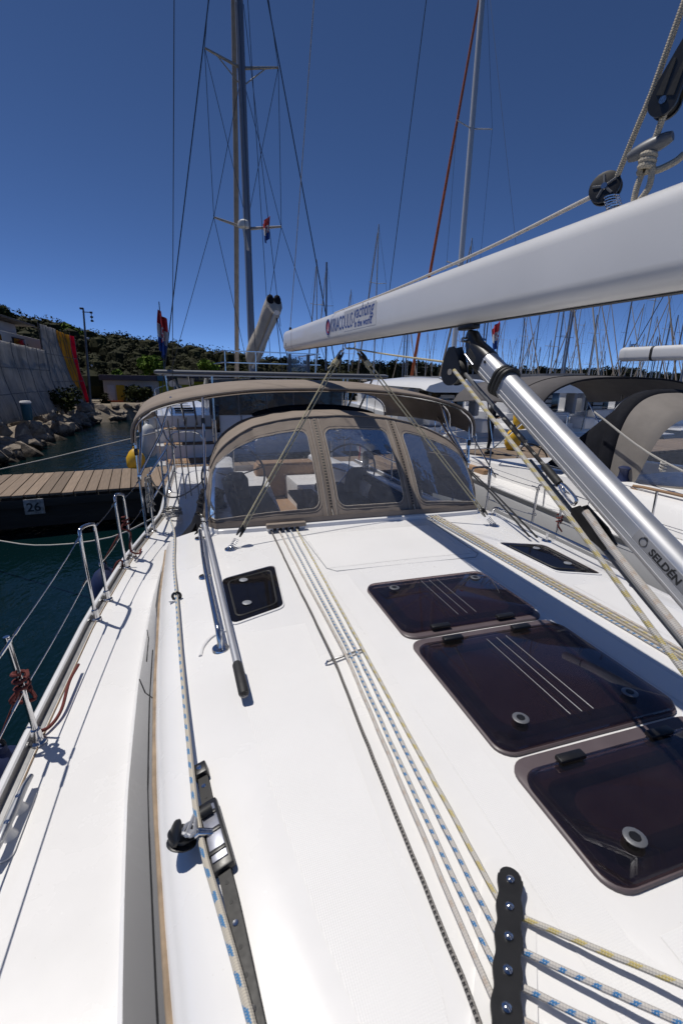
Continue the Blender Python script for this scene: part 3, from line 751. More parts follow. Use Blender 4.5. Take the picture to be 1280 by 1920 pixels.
# toe rails
for s in (0, 1):
    f = mx if s else (lambda p: p)
    tr = MB(); tr.loft([[f((xo(y)+a, y, ZD+h)) for a, h in ((-.02, -.05), (-.022, .035), (-.012, .045), (.006, .045), (.012, .038), (.012, 0))] for y in ys], False)
    obj('toe_rail', tr, 'hull_white', yt)
    ch = MB(); ch.loft([[f((xo(y)+a, y, ZD+h)) for a, h in ((.012, .036), (.014, .004), (.042, .003))] for y in ys if y > -5.5], False); obj('rail_channel', ch, 'rail_alu', yt)
    obj('caulk_line', MB().tube([f((xo(y)+.052, y, ZD+.004)) for y in ys if y > -5.5], .0035, 5), 'seal', yt)

def socket(b, p): b.lathe([(.036, 0), (.036, .012), (.024, .02), (.02, .075), (.014, .08)], p, n=14)
def gate(y0, y1, side, h0=.64, h1=.60):
    f = mx if side else (lambda p: p)
    t = obj('gate_stanchion', MB().tube(catmull([f((xo(y0)+.045, y0, ZD+.05)), f((xo(y0)+.03, y0, ZD+.35)), f((xo(y0)+.025, y0+.005, ZD+h0-.05)), f((xo(y0)+.027, y0+.05, ZD+h0)), f((xo(y1)+.027, y1-.06, ZD+h1+.01)), f((xo(y1)+.03, y1-.01, ZD+h1-.04)), f((xo(y1)+.035, y1, ZD+.35)), f((xo(y1)+.045, y1, ZD+.05))], 7), .0125, 10), 'steel', yt)
    
    for yy in (y0, y1): b = MB(); socket(b, f((xo(yy)+.045, yy, ZD))); obj('socket', b, 'steel', t)
    for y, h in ((y0, h0-.03), (y0, .30), (y1, h1-.04), (y1, .29)):
        p = V(f((xo(y)+.028, y, ZD+h))); obj('eye', MB().tube([p+V((0, .03*math.cos(a), .012*math.sin(a))) for a in [6.28*k/8 for k in range(8)]], .004, 5, closed=True), 'steel', t)
gate(3.13, 3.42, 0); gate(4.02, 4.26, 0); gate(3.40, 3.72, 1); gate(4.42, 4.72, 1)
for y, s in ((2.0, 0), (.5, 0), (-1.2, 0), (1.6, 1), (0, 1)):
    f = mx if s else (lambda p: p)
    st = obj('stanchion', MB().tube([f((xo(y)+.045, y, ZD+.05)), f((xo(y)+.01, y, ZD+.55))], .0125, 10), 'steel', yt)
    b = MB(); socket(b, f((xo(y)+.045, y, ZD))); obj('socket', b, 'steel', st)
def lifeline(a, b, s, h0, h1, term=True):
    f = mx if s else (lambda p: p); A, B = V(f((xo(a)+.03, a, ZD+h0))), V(f((xo(b)+.03, b, ZD+h1)))
    o = obj('lifeline', MB().tube(sag(A, B, .012, 6), .0032, 6), 'steel', yt)
    d = (B-A).normalized()
    obj('terminal', MB().tube([B-d*.13, B-d*.02], .0065, 6), 'steel', o); obj('terminal', MB().tube([A+d*.02, A+d*.08], .006, 6), 'steel', o)
for (a, b, h0, h1) in ((.5, 2.0, .54, .54), (.5, 2.0, .28, .28), (2.0, 3.13, .54, .61), (2.0, 3.13, .28, .31), (3.42, 4.02, .57, .60), (4.26, 4.80, .56, .62), (4.26, 4.8, .29, .33), (3.42, 4.02, .29, .29)):
    lifeline(a, b, 0, h0, h1)
for (a, b, h0, h1) in ((1.6, 3.40, .54, .61), (1.6, 3.40, .28, .30), (3.72, 4.42, .57, .60), (4.72, 5.2, .56, .6), (3.72, 4.42, .28, .28)): lifeline(a, b, 1, h0, h1)
# pushpit and bimini legs
for s in (0, 1):
    f = mx if s else (lambda p: p); X = lambda y: xo(y)+.05
    b = MB()
    b.tube(catmull([f((X(5.0), 5.0, ZD+.03)), f((X(5.0), 5.0, ZD+.55)), f((X(5.15), 5.15, ZD+.62)), f((X(6.5), 6.5, ZD+.64)), f((X(8.3), 8.3, ZD+.66)), f((X(8.3)+.35, 8.55, ZD+.66)), f((X(8.3)+.5, 8.55, ZD+.5)), f((X(8.3)+.5, 8.55, ZD+.02))], 6), .0135, 9)
    b.tube([f((X(5.0), 5.0, ZD+.32)), f((X(6.5), 6.5, ZD+.33)), f((X(8.3), 8.3, ZD+.34))], .011, 8)
    for y in (5.7, 6.8, 8.2): b.tube([f((X(y), y, ZD+.02)), f((X(y), y, ZD+.64))], .0125, 8)
    pz_ = obj('pushpit', b, 'steel', yt); 
    for y in (5.0, 5.7, 6.8, 8.2): e = MB(); socket(e, f((X(y), y, ZD))); obj('socket', e, 'steel', pz_)
# horn cleats on the side deck
for s, y in ((0, 1.58), (1, 1.58)):
    f = mx if s else (lambda p: p); x = xo(y)+.092
    b = MB(); b.tube(catmull([f((x-.008, y-.17, ZD+.052)), f((x-.002, y-.10, ZD+.062)), f((x, y, ZD+.060)), f((x+.004, y+.10, ZD+.062)), f((x+.008, y+.17, ZD+.052))], 5), [.006+.010*math.sin(math.pi*(.12+.76*k/20)) for k in range(21)], 10)
    cl = obj('cleat', b, 'alu_paint', yt)
    e = MB(); 
    for dy in (-.055, .055): e.lathe([(.028, 0), (.026, .01), (.013, .03), (.013, .055)], f((x, y+dy, ZD+.006)), n=12)
    e.prism(rrect(.07, .30, .033), f((x, y, ZD+.003)), (1, 0, 0), (0, 1, 0), (0, 0, 1), 0, .007)
    obj('base_plate', e, 'gelcoat', cl)
    for dy in (-.055, .055): obj('bolt', MB().lathe([(.009, 0), (.009, .004), (.003, .004)], f((x, y+dy, ZD+.073)), n=10), 'steel', cl)

# ---- flush hatches down the centreline
def hatch(x0, x1, y0, y1, zt, hinge, bars=True, handles=((.3, .2), (.7, .2))):
    w_, h_, cx, cy_ = x1-x0, y1-y0, (x0+x1)/2, (y0+y1)/2
    zb = ztop(cx, cy_)
    fr = MB(); A = rrect(w_, h_, .065, 6, cx, cy_); B = rrect(w_-.10, h_-.10, .05, 6, cx, cy_)
    fr.loft([[(p[0], p[1], zb-.03) for p in A], [(p[0], p[1], zt-.018) for p in A], [(p[0]+(cx-p[0])*.012, p[1]+(cy_-p[1])*.012, zt-.014) for p in A], [(p[0], p[1], zt-.014) for p in B], [(p[0], p[1], zb-.03) for p in B]], True, False)
    h = obj('hatch', fr, 'hatch_frame', yt)
    # lid sits between the hinge rail and the front edge
    ly0, ly1 = (y0+.040, y1-.006) if hinge == 'near' else (y0+.012, y1-.058)
    ll, lc = ly1-ly0, (ly0+ly1)/2
    ld = MB(); 
    P = [(rrect(w_-.014, ll, .06, 6, cx, lc), -.013), (rrect(w_-.006, ll+.006, .062, 6, cx, lc), -.006), (rrect(w_-.014, ll, .06, 6, cx, lc), 0), (rrect(w_-.028, ll-.012, .056, 6, cx, lc), .0025)]
    ld.loft([[(p[0], p[1], zt+dz) for p in poly] for poly, dz in P])
    obj('glass_lid', ld, 'acrylic', h)
    gk = MB(); G1, G2 = rrect(w_-.09, ll-.085, .06, 6, cx, lc), rrect(w_-.185, ll-.175, .07, 6, cx, lc)
    gk.loft([[(p[0], p[1], zt-.0165) for p in G1], [(p[0], p[1], zt-.0155) for p in G1], [(p[0], p[1], zt-.0155) for p in G2], [(p[0], p[1], zt-.0165) for p in G2]], True, False); obj('gasket', gk, 'black_rubber', h)
    fl = MB(); fl.add([(p[0], p[1], zb+.004) for p in B], [tuple(range(len(B)))]); obj('opening', fl, 'cabin_inside', h)
    if bars:
        for k in (-1, 0, 1): obj('safety_bar', MB().tube([(cx+k*.052, ly0+.075, zt+.003), (cx+k*.052, ly1-.05, zt+.003)], .0016, 6), 'handle_grey', h)
    for (u, v) in handles:
        p = (x0+w_*u, ly0+ll*v, zt+.001)
        hd = obj('handle', MB().lathe([(.029, 0), (.029, .003), (.024, .005), (.015, .005), (.014, .002)], p, n=18), 'handle_grey', h)
        obj('knob', MB().lathe([(.015, 0), (.015, .006), (.004, .0065)], p, n=7), 'black_plastic', hd)
    for u in (.25, .72):
        yy = y0+.040 if hinge == 'near' else y1-.056
        obj('hinge', MB().box((x0+w_*u, yy, zt+.002), (.10, .032, .018), None, .005), 'black_plastic', h)
    return h
hatch(.864, 1.648, 1.696, 2.285, 1.852, 'near', True, ((.19, .83), (.87, .83)))
hatch(.864, 1.658, .972, 1.680, 1.852, 'far', True, ((.20, .17), (.83, .17)))
hatch(.864, 1.662, .54, .958, 1.852, 'far', False, ((.20, .24), (.80, .24)))

# small cabin windows port and starboard
for s in (0, 1):
    f = mx if s else (lambda p: p)
    q = [(.075, 2.66), (.415, 2.77), (.375, 2.20), (.095, 2.10)]
    def loop(k, dz):
        cx, cy_ = .24, 2.43; out = []
        pts = [V((cx+(x-cx)*k, cy_+(y-cy_)*k, 0)) for x, y in q]
        for i in range(4):
            a, b_, c_ = pts[i-1], pts[i], pts[(i+1) % 4]
            p1, p2 = b_+(a-b_).normalized()*.045, b_+(c_-b_).normalized()*.045
            for t in (0, .25, .5, .75, 1):
                p = p1*(1-t)**2+b_*2*t*(1-t)+p2*t*t; out.append(f((p.x, p.y, ztop(p.x, p.y)+dz)))
        return out
    b = MB(); b.loft([loop(1.04, -.01), loop(1.04, .006), loop(1.0, .008), loop(.99, .0)], True, False); wn = obj('deck_window', b, 'gelcoat', yt)
    b = MB(); b.add(loop(.995, .006), [tuple(range(20))]); obj('glass', b, 'acrylic', wn)
    b = MB(); b.add(loop(.99, .003), [tuple(range(20))]); obj('opening', b, 'win_dark', wn)
    b = MB(); b.tube(loop(.80, .0045), .006, 5, closed=True); obj('gasket', b, 'black_rubber', wn)
    for (x, y) in ((.20, 2.60), (.19, 2.30)): 
        b = MB(); b.lathe([(.026, 0), (.026, .002), (.02, .004)], f((x, y, ztop(x, y)+.008)), n=14); obj('latch', b, 'alu_paint', wn)

# grab rails on both sides of the coachroof
for s in (0, 1):
    f = mx if s else (lambda p: p)
    b = MB(); P = [(-.045, 3.50, 0), (-.04, 3.46, .075), (-.035, 3.3, .085), (-.02, 2.75, .085), (.015, 2.1, .085), (.025, 1.95, .075), (.03, 1.91, 0)]
    b.tube(catmull([f((x, y, ztop(x, y)+h)) for x, y, h in P], 6), .0135, 10)
    b.tube([f((-.022, 2.75, ztop(-.02, 2.75))), f((-.022, 2.75, ztop(-.02, 2.75)+.085))], .010, 8)
    gr = obj('grab_rail', b, 'steel', yt); 
    for (x, y) in ((-.045, 3.5), (-.022, 2.75), (.03, 1.91)): obj('foot', MB().lathe([(.04, 0), (.038, .006), (.018, .008)], f((x, y, ztop(x, y))), n=16), 'steel', gr)
# moulded scupper lip beside the port window
obj('spray_lip', MB().tube(catmull([(.085, 2.06, ztop(.085, 2.06)+.002), (.0, 2.03, ztop(0, 2.03)+.002), (-.045, 1.97, ztop(-.045, 1.97)+.002), (-.06, 1.9, ztop(-.06, 1.9))], 5), .009, 8), 'gelcoat', yt)

# control-line organiser, guide bar and entry clutch
od = V((.64-.49, .64-.45, 0)).normalized(); on = V((od.y, -od.x, 0))
zo = ztop(.55, .55)
b = MB(); poly = [(-.30+.0, -.025)]
pl = []
for k in range(41):
    u = -.34+.36*k/40; pl.append((u, -.027-.0025*math.cos(2*math.pi*(u-.01)/.062)))
for k in range(9): a = -math.pi/2+math.pi*k/8; pl.append((.02+.024*math.cos(a), .026*math.sin(a)))
for k in range(41):
    u = .02-.36*k/40; pl.append((u, .027+.0025*math.cos(2*math.pi*(u-.01)/.062)))
b.prism(pl, (.635, .632, zo+.024), od, on*-1, (0, 0, 1), 0, .010); og = obj('line_organiser', b, 'black_plastic', yt)
e = MB(); e.prism([(u*1.02, v*.8) for u, v in pl], (.635, .632, zo), od, on*-1, (0, 0, 1), 0, .008); obj('base_plate', e, 'black_plastic', og)
e = MB(); e.prism(rrect(.50, .12, .03), V((.635, .632, zo-.004))-od*.17, od, on*-1, (0, 0, 1), 0, .008); obj('moulded_pad', e, 'gelcoat', og)
for k in range(6):
    p = V((.635, .632, zo))+od*(.012-.0625*k)
    obj('sheave', MB().lathe([(.022, .008), (.013, .016), (.022, .024)], p, n=14), 'black_rubber', og)
    obj('bolt', MB().lathe([(.0095, 0), (.009, .004), (.005, .007), (.001, .008)], p+V((0, 0, .034)), n=12), 'steel', og)
gb = obj('line_guide_bar', MB().tube([(.455, 1.635, zo+.003), (.463, 1.637, zo+.016), (.64, 1.682, zo+.016), (.648, 1.684, zo+.003)], .0055, 8), 'steel', yt)
ec = MB().box((.62, 3.475, ztop(.62, 3.45)+.014), (.30, .05, .03), None, .004); ent = obj('line_entry', ec, 'gelcoat', yt)
for k in range(5): obj('slot', MB().box((.53+.046*k, 3.447, ztop(.62, 3.45)+.016), (.024, .012, .02), None, .003), 'black_plastic', ent)
# control lines themselves: each is a rope one could pull out
ends = [(.50, .445, 'rope_black', 'black and white flecked control line, leftmost of the lines on the cabin top'),
        (.56, .478, 'rope_white', 'plain white control line beside the black flecked line'),
        (.605, .512, 'rope_blue', 'white control line with blue flecks, left of the two blue ones'),
        (.648, .552, 'rope_blue', 'white control line with blue flecks, right of the two blue ones'),
        (.70, .598, 'rope_yellow', 'white control line with yellow flecks, rightmost of the lines on the cabin top')]
near = [(.437, .46), (.478, .47), (.512, .51), (.552, .56), (.598, .61)]
barx = [(.49, 1.643), (.55, 1.658), (.572, 1.664), (.603, 1.672), (.636, 1.681)]
outs = [None, ((.86, .08)), ((.98, .10)), ((1.05, .14)), ((1.12, .17))]
for k, ((xe, xn, m, lab), (nx_, ny_), (bx_, by_)) in enumerate(zip(ends, near, barx)):
    z0 = zo+.0165 if k else zo+.009
    pts = [(xe+.012*(k-2), 3.60, 1.83), (xe, 3.45, ztop(xe, 3.4)+.014), (xe*.6+bx_*.4, 2.6, ztop(.55, 2.6)+.009), (bx_, by_, zo+.027), (bx_*.55+nx_*.45, 1.1, zo+.012+.006*(k % 2)), (nx_, ny_, z0)]
    if k == 0: pts += [(.40, .36, zo+.009), (.33, .15, zo+.009), (.3, -.1, zo+.009)]
    else:
        sh = V((nx_, ny_, z0))+on*.03-od*.01
        pts += [tuple(sh), (sh.x+.17, sh.y-.17, z0+.03), (outs[k][0], outs[k][1]-.1, z0+.10)]
    P = []
    for i in range(len(pts)-1):
        for q in range(10): P.append(V(pts[i]).lerp(V(pts[i+1]), q/10))
    P.append(V(pts[-1])); P = [P[0]]+[(P[i-1]+P[i]*2+P[i+1])/4 for i in range(1, len(P)-1)]+[P[-1]]
    P = [p+V((rnd.uniform(-.0012, .0012), 0, 0)) for p in P]
    tag(obj('control_line', MB().tube(P, .0068 if k else .0062, 8), m, None, 70), lab, 'rope', 'control lines on the port side of the cabin top')
for k in range(4):
    x = 1.935+.032*k
    P = [(x-.04, 3.5, ztop(x, 3.4)+.02), (x, 2.4, ztop(x, 2.4)+.009), (x+.03, 1.3, ztop(x, 1.3)+.009), (x-.03, .5, zo+.014)]
    tag(rope('control_line', P, .0068, ('rope_blue', 'rope_tan', 'rope_yellow', 'rope_white')[k]), ('blue flecked', 'tan', 'yellow flecked', 'white')[k]+' control line in the boom shadow beside the starboard window', 'rope', 'control lines on the starboard side of the cabin top')

# genoa track, car and sheet on the port shoulder
tp = [(-.062, 1.245), (-.035, 1.05), (.0, .85), (.03, .62), (.07, .3), (.13, -.2)]
tp3 = [V((x, y, ztop(x, y))) for x, y in tp]; cl_ = catmull(tp3, 6)
b = MB(); rings = []
for i, p in enumerate(cl_):
    d = (cl_[min(i+1, len(cl_)-1)]-cl_[max(i-1, 0)]).normalized(); sx_ = d.cross(V((0, 0, 1))).normalized()
    sl_ = (ztop(p.x+.02, p.y)-ztop(p.x-.02, p.y))/.04; up = V((-sl_, 0, 1)).normalized(); sx_ = d.cross(up)
    rings.append([p+sx_*a+up*h for a, h in ((-.017, -.004), (-.017, .006), (-.011, .008), (-.011, .012), (-.017, .014), (-.016, .020), (.016, .020), (.017, .014), (.011, .012), (.011, .008), (.017, .006), (.017, -.004))])
b.loft(rings); trk = obj('genoa_track', b, 'track', yt)
tl = 0
def on_track(t):
    i = t*(len(cl_)-1); k = min(int(i), len(cl_)-2); p = cl_[k].lerp(cl_[k+1], i-k); d = (cl_[k+1]-cl_[k]).normalized()
    sl_ = (ztop(p.x+.02, p.y)-ztop(p.x-.02, p.y))/.04; up = V((-sl_, 0, 1)).normalized(); return p, d, up, d.cross(up)
for k in range(22):
    p, d, up, sx_ = on_track(.02+k*.045)
    if k % 3 == 1: obj('screw', MB().lathe([(.0075, 0), (.0065, .0025), (.002, .002)], p+up*.0195, up, 10), 'steel', trk)
    else: obj('pin_hole', MB().lathe([(.005, 0), (.005, .0008)], p+up*.0198, up, 8), 'black_rubber', trk)
p, d, up, sx_ = on_track(.004); Rm = Matrix((sx_, d, up)).transposed()
es = obj('end_stop', MB().box(p+up*.018, (.043, .045, .034), Rm, .004), 'black_plastic', trk); obj('screw', MB().lathe([(.009, 0), (.008, .003), (.002, .002)], p+up*.0355, up, 10), 'steel', es)
p, d, up, sx_ = on_track(.245); Rm = Matrix((sx_, d, up)).transposed(); flt = V((-1, 0, .0))
gc = thing('genoa_car', 'black and grey genoa car with sheave block on the port track', 'block', tuple(p))
obj('slider', MB().box(p+up*.022, (.064, .215, .026), Rm, .007), 'black_plastic', gc)
obj('slider_plate', MB().box(p+up*.0365-sx_*.002, (.042, .17, .006), Rm, .002), 'car_grey', gc)
for k in (-1, 1): obj('roller', MB().lathe([(.014, -.016), (.014, .016)], p+up*.05+d*(-.06*1), sx_, 12), 'black_rubber', gc) if k > 0 else None
for k in (-.055, 0, .06): obj('rib', MB().box(p+up*.041+d*k, (.046, .012, .006), Rm, .002), 'black_plastic', gc)
# block leans outboard over the sheet
bc = p+d*.045+up*.062-sx_*.018
ax = (sx_*-.75+up*.62-d*.12).normalized()      # block cheeks face this way; the sheet runs along -d
ax = (sx_*-.45+up*.8-d*.2).normalized()
bc = V((-.105, 1.02, 1.80))
obj('sheave', MB().lathe([(.040, -.013), (.040, -.010), (.028, -.003), (.028, .003), (.040, .010), (.040, .013), (.01, .015)], bc-V((.012, 0, .006)), ax, 22), 'black_plastic', gc)
obj('sheave_cap', MB().lathe([(.034, 0), (.032, .006), (.022, .011), (.002, .013)], bc-V((.026, 0, -.014))-ax*.0, (V((-.8, -.1, .45))).normalized(), 18), 'black_plastic', gc)
def cheek(off):
    b = MB(); x_ = d*-1; y_ = ax.cross(x_).normalized(); x_ = y_.cross(ax)
    for (a, c2) in (((-.035, .012), (.05, -.030)), ((-.035, -.010), (.05, -.034)), ((-.04, 0), (-.02, .02)), ((-.04, 0), (-.02, -.018)), ((-.02, .02), (.01, .0)), ((.005, .008), (.02, -.02))):
        P = [bc+ax*off+x_*q[0]+y_*q[1] for q in (a, c2)]; b.tube(P, .0055, 6)
    b.lathe([(.013, -.003), (.013, .003)], bc+ax*off+x_*-.03, ax, 12)
    return b
obj('cheek_plate', cheek(.022), 'alu', gc)
obj('swivel_post', MB().tube([p+up*.035, p+up*.05-V((.03, 0, 0)), bc-ax*.02], .010, 10), 'steel', gc)
gs_ = [(-.30, 4.25, 1.74), (-.245, 3.75, ztop(-.24, 3.7)+.02), (-.222, 3.1, ztop(-.22, 3.1)+.014), (-.185, 2.55, ztop(-.185, 2.55)+.028), (-.14, 1.85, ztop(-.135, 1.9)+.028), (-.092, 1.22, 1.805), (-.078, 1.07, 1.803), (-.06, .95, 1.80), (-.03, .82, 1.80), (.018, .60, 1.80), (.07, .3, 1.81), (.14, -.2, 1.86)]
tag(rope('genoa_sheet', gs_, .0092, 'rope_blue_big', None, 10, 8), 'thick cream genoa sheet with pale blue flecks along the port cabin shoulder', 'rope')
x, y = -.185, 2.55; p = V((x, y, ztop(x, y)))
fe = thing('fairlead', 'small black fairlead ring with white base on the port cabin shoulder', 'fairlead', tuple(p))
b = MB(); b.tube([p+V((.022*math.cos(a), .004, .026+.022*math.sin(a))) for a in [6.283*k/16 for k in range(16)]], .008, 8, closed=True); obj('ring', b, 'black_plastic', fe)
obj('base', MB().box(p+V((0, 0, .003)), (.085, .03, .012), None, .004), 'gelcoat', fe)

# cockpit: coamings, benches, sole, helm pedestals, table
for s in (0, 1):
    f = mx if s else (lambda p: p)
    b = MB(); rows = []
    for k in range(13):
        y = 3.72+k*.4; xc = xcm(y); top = interp([(3.7, 1.74), (4.6, 1.70), (6.4, 1.66), (8.6, 1.60)], y)
        rows.append([f((xc-.01, y, ZD)), f((xc+.03, y, top-.06)), f((xc+.06, y, top-.01)), f((xc+.10, y, top)), f((xc+.32, y, top)), f((xc+.36, y, top-.03)), f((xc+.40, y, 1.32)), f((xc+.92, y, 1.32)), f((xc+.93, y, 1.28)), f((xc+.93, y, .92))])
    b.loft(rows, False); obj('coaming', b, 'gelcoat', yt)
    b = MB(); yy = 3.95
    for k in range(9):
        obj('seat_slat', MB().box(f((xcm(5.2)+.44+.052*k, 5.35, 1.328)), (.046, 2.3, .014), None, .003), 'teak', yt)
    # primary winch
    px_, py_ = xcm(4.7)+.2, 4.72
    wi = obj('winch', MB().lathe([(.085, 0), (.08, .03), (.058, .06), (.052, .12), (.07, .15), (.075, .17), (.05, .185), (.03, .19)], f((px_, py_, 1.70)), n=20), 'black_plastic', yt)
obj('cockpit_sole', MB().box((C, 6.1, .9), (1.6, 5.0, .04)), 'teak', yt)
obj('bulkhead', MB().box((C, 3.78, 1.35), (2.6, .06, .86), None, .01), 'gelcoat', yt)
obj('companionway', MB().box((C+.05, 3.82, 1.42), (.7, .05, .8), None, .01), 'win_dark', yt)
obj('cockpit_table', MB().box((C, 5.4, 1.52), (.34, 1.1, .05), None, .015).box((C, 5.4, 1.2), (.16, .8, .6), None, .02), 'teak', yt)
obj('transom_seat', MB().box((C+.2, 8.2, 1.22), (1.1, .4, .58), None, .04), 'teak', yt)
obj('transom_step', MB().box((C+.2, 8.2, 1.525), (1.0, .36, .03), None, .006), 'teak', yt)
for s, wx in ((0, .43), (1, 2.11)):
    ped = obj('helm_pedestal', MB().loft([[(wx+a*.20, 6.05+b_*.16, .92) for a, b_ in rrect(2, 2, .6, 4)], [(wx+a*.17, 6.05+b_*.13, 1.45) for a, b_ in rrect(2, 2, .6, 4)], [(wx+a*.15, 6.0+b_*.10, 1.72) for a, b_ in rrect(2, 2, .6, 4)], [(wx+a*.09, 5.98+b_*.07, 1.80) for a, b_ in rrect(2, 2, .6, 4)]]), 'grey_cloth', yt)
    wh = obj('steering_wheel', MB().tube([(wx+.43*math.cos(a), 6.42+.10*math.sin(a)*-1, 1.66+.43*math.sin(a)) for a in [6.2832*k/40 for k in range(40)]], .014, 8, closed=True), 'grey_plastic', yt)
    for k in range(5):
        a = math.pi/2+k*2*math.pi/5; obj('spoke', MB().tube([(wx, 6.40, 1.66), (wx+.42*math.cos(a), 6.42-.1*math.sin(a), 1.66+.42*math.sin(a))], .009, 6), 'steel', wh)
    obj('hub', MB().lathe([(.05, 0), (.045, .04), (.01, .05)], (wx, 6.38, 1.66), (0, -1, 0), 14), 'steel', wh)
om = thing('outboard_motor', 'outboard motor under a silver cover on our starboard stern rail', 'outboard motor', (2.92, 7.8, 1.6))
obj('cowl', MB().loft([[(2.90+a*k, 7.82+c_*k*.8, z) for a, c_ in rrect(.30, .36, .12, 5)] for z, k in ((1.72, .75), (1.78, 1.0), (1.92, 1.05), (1.99, .8), (2.01, .4))]), 'cover_silver', om)
obj('shaft', MB().box((2.92, 7.85, 1.5), (.10, .14, .46), None, .03), 'grey_plastic', om); obj('bracket', MB().box((2.92, 7.72, 1.68), (.2, .08, .16), None, .02), 'black_plastic', om)
bgm = MB(); bgm.loft([[(2.86+a*k+.02*math.sin(z*40), 7.95+c_*k*.6, z) for a, c_ in rrect(.52, .30, .10, 6)] for z, k in ((2.02, .8), (2.06, 1.0), (2.16, 1.04), (2.24, .9), (2.27, .5))])
tag(obj('cloth_bag', bgm, 'blue_cloth'), 'bright blue folded cloth on the stern rail above the silver outboard cover', 'cloth')
tag(rope('tie_cord', [(2.74, 7.7, 2.02), (2.73, 7.68, 1.9), (2.75, 7.7, 1.75), (2.72, 7.69, 1.6)], .008, 'flag_red'), 'thin red cord hanging beside the silver outboard cover', 'cord')
# mast and gooseneck, forward of the camera's view
b = MB(); b.loft([[(C+.10*math.cos(a), -.42+.16*math.sin(a), z) for a in [6.283*k/20 for k in range(20)]] for z in (1.8, 5, 10, 17.5)]); obj('mast', b, 'alu', yt)
obj('mast_collar', MB().lathe([(.22, 0), (.2, .05), (.17, .06)], (C, -.42, 1.81), n=20), 'alu', yt)
MH = V((C, -.42, 17.4))
for s in (0, 1):
    f = mx if s else (lambda p: p); A = V(f((-.47, 8.0, 1.45)))
    obj('backstay', MB().tube([A, MH], .0045, 6), 'wire', yt)
# masthead topping lift and boom-end wire

# ------------------------------------------------------------------ sprayhood
sh = thing('sprayhood', 'taupe canvas sprayhood with three clear windows over the companionway', 'sprayhood', (C, 4.3, 1.8))
def sh_foot(u):
    x, y = lip(u); return V((x, y, ztop(x, min(y, 3.7))+.03))
HP = [(0, 2.665), (.38, 2.645), (.62, 2.61), (.82, 2.56), (1.0, 2.47), (1.14, 2.36), (1.23, 2.22), (1.28, 2.05), (1.30, 1.86)]
def hoop_pt(a, y, prof=HP, wid=1.0, lift=0):
    s = -1 if a < 0 else 1; t = abs(a)*(len(prof)-1); i = min(int(t), len(prof)-2); k = t-i
    d = prof[i][0]+(prof[i+1][0]-prof[i][0])*k; z = prof[i][1]+(prof[i+1][1]-prof[i][1])*k
    return V((C+s*d*wid, y, z+lift))
# smooth arc-length parametrised hoop
def hoop(y, prof, wid=1., lift=0., n=80, yf=None):
    half = catmull([V((p[0]*wid, 0, p[1]+lift)) for p in prof], 10)
    full = [V((-p.x, 0, p.z)) for p in reversed(half)]+half[1:]
    L = [0]
    for a, b in zip(full, full[1:]): L.append(L[-1]+(b-a).length)
    out = []; j = 0
    for k in range(n+1):
        t = L[-1]*k/n
        while j < len(L)-2 and L[j+1] < t: j += 1
        q = full[j].lerp(full[j+1], (t-L[j])/max(1e-9, L[j+1]-L[j]))
        out.append(V((C+q.x, y + (yf(abs(q.x)/1.3) if yf else 0), q.z)))
    return out
NU, NVV = 280, 72
HPF = [(0, 2.665), (.38, 2.648), (.62, 2.615), (.82, 2.565), (1.0, 2.485), (1.12, 2.395), (1.20, 2.27)]
HF = hoop(4.2, HPF, 1.0, 0, NU, lambda t: -.30*max(0, t-.62)/.30)
FT = [sh_foot(k/NU) for k in range(NU+1)]
# windows in (u,v) space: u0,u1,v0,v1 (with a slanted top on the outer two)
def uv_of(i, j): return i/NU, j/NVV
WIN = [(.020, .372, .115, .86), (.434, .668, .115, .86), (.728, .975, .115, .86)]
def in_win(u, v):
    for k, (u0, u1, v0, v1) in enumerate(WIN):
        r = .10; cw = (u1-u0)
        # aspect: u spans ~3.3 m, v ~0.9 m
        x, y = u*2.7, v*.95; x0, x1, y0, y1 = u0*2.7, u1*2.7, v0*.95, v1*.95; r = .075
        if not (x0 <= x <= x1 and y0 <= y <= y1): continue
        dx = max(x0+r-x, 0, x-(x1-r)); dy = max(y0+r-y, 0, y-(y1-r))
        if dx*dx+dy*dy <= r*r: return k
    return -1
def sh_pt(u, v):
    i = u*NU; a = int(min(i, NU-1)); k = i-a
    A = FT[a].lerp(FT[a+1], k); B = HF[a].lerp(HF[a+1], k); p = A.lerp(B, v)
    bul = math.sin(math.pi*v); p += V((0, -.045*bul, .02*bul))
    w_ = .006*math.sin(u*210+v*3)*(1-min(1, abs(v-.5)*1.2)) if min(abs(u-.408), abs(u-.698)) < .03 else .004*noise.noise(V((u*30, v*8, 0)))
    return p+V((0, -w_, 0))
canv, wins = MB(), [MB(), MB(), MB()]
grid = [[sh_pt(i/NU, j/NVV) for i in range(NU+1)] for j in range(NVV+1)]
maps = [dict() for _ in range(4)]; tgt = [canv]+wins
for j in range(NVV):
    for i in range(NU):
        k = in_win((i+.5)/NU, (j+.5)/NVV)+1; mb_, mp_ = tgt[k], maps[k]; f = []
        for (jj, ii) in ((j, i), (j, i+1), (j+1, i+1), (j+1, i)):
            if (jj, ii) not in mp_: mp_[(jj, ii)] = len(mb_.v); mb_.v.append(tuple(grid[jj][ii]))
            f.append(mp_[(jj, ii)])
        mb_.f.append(tuple(f))
fp = obj('front_panel', canv, 'canvas', sh, 60)
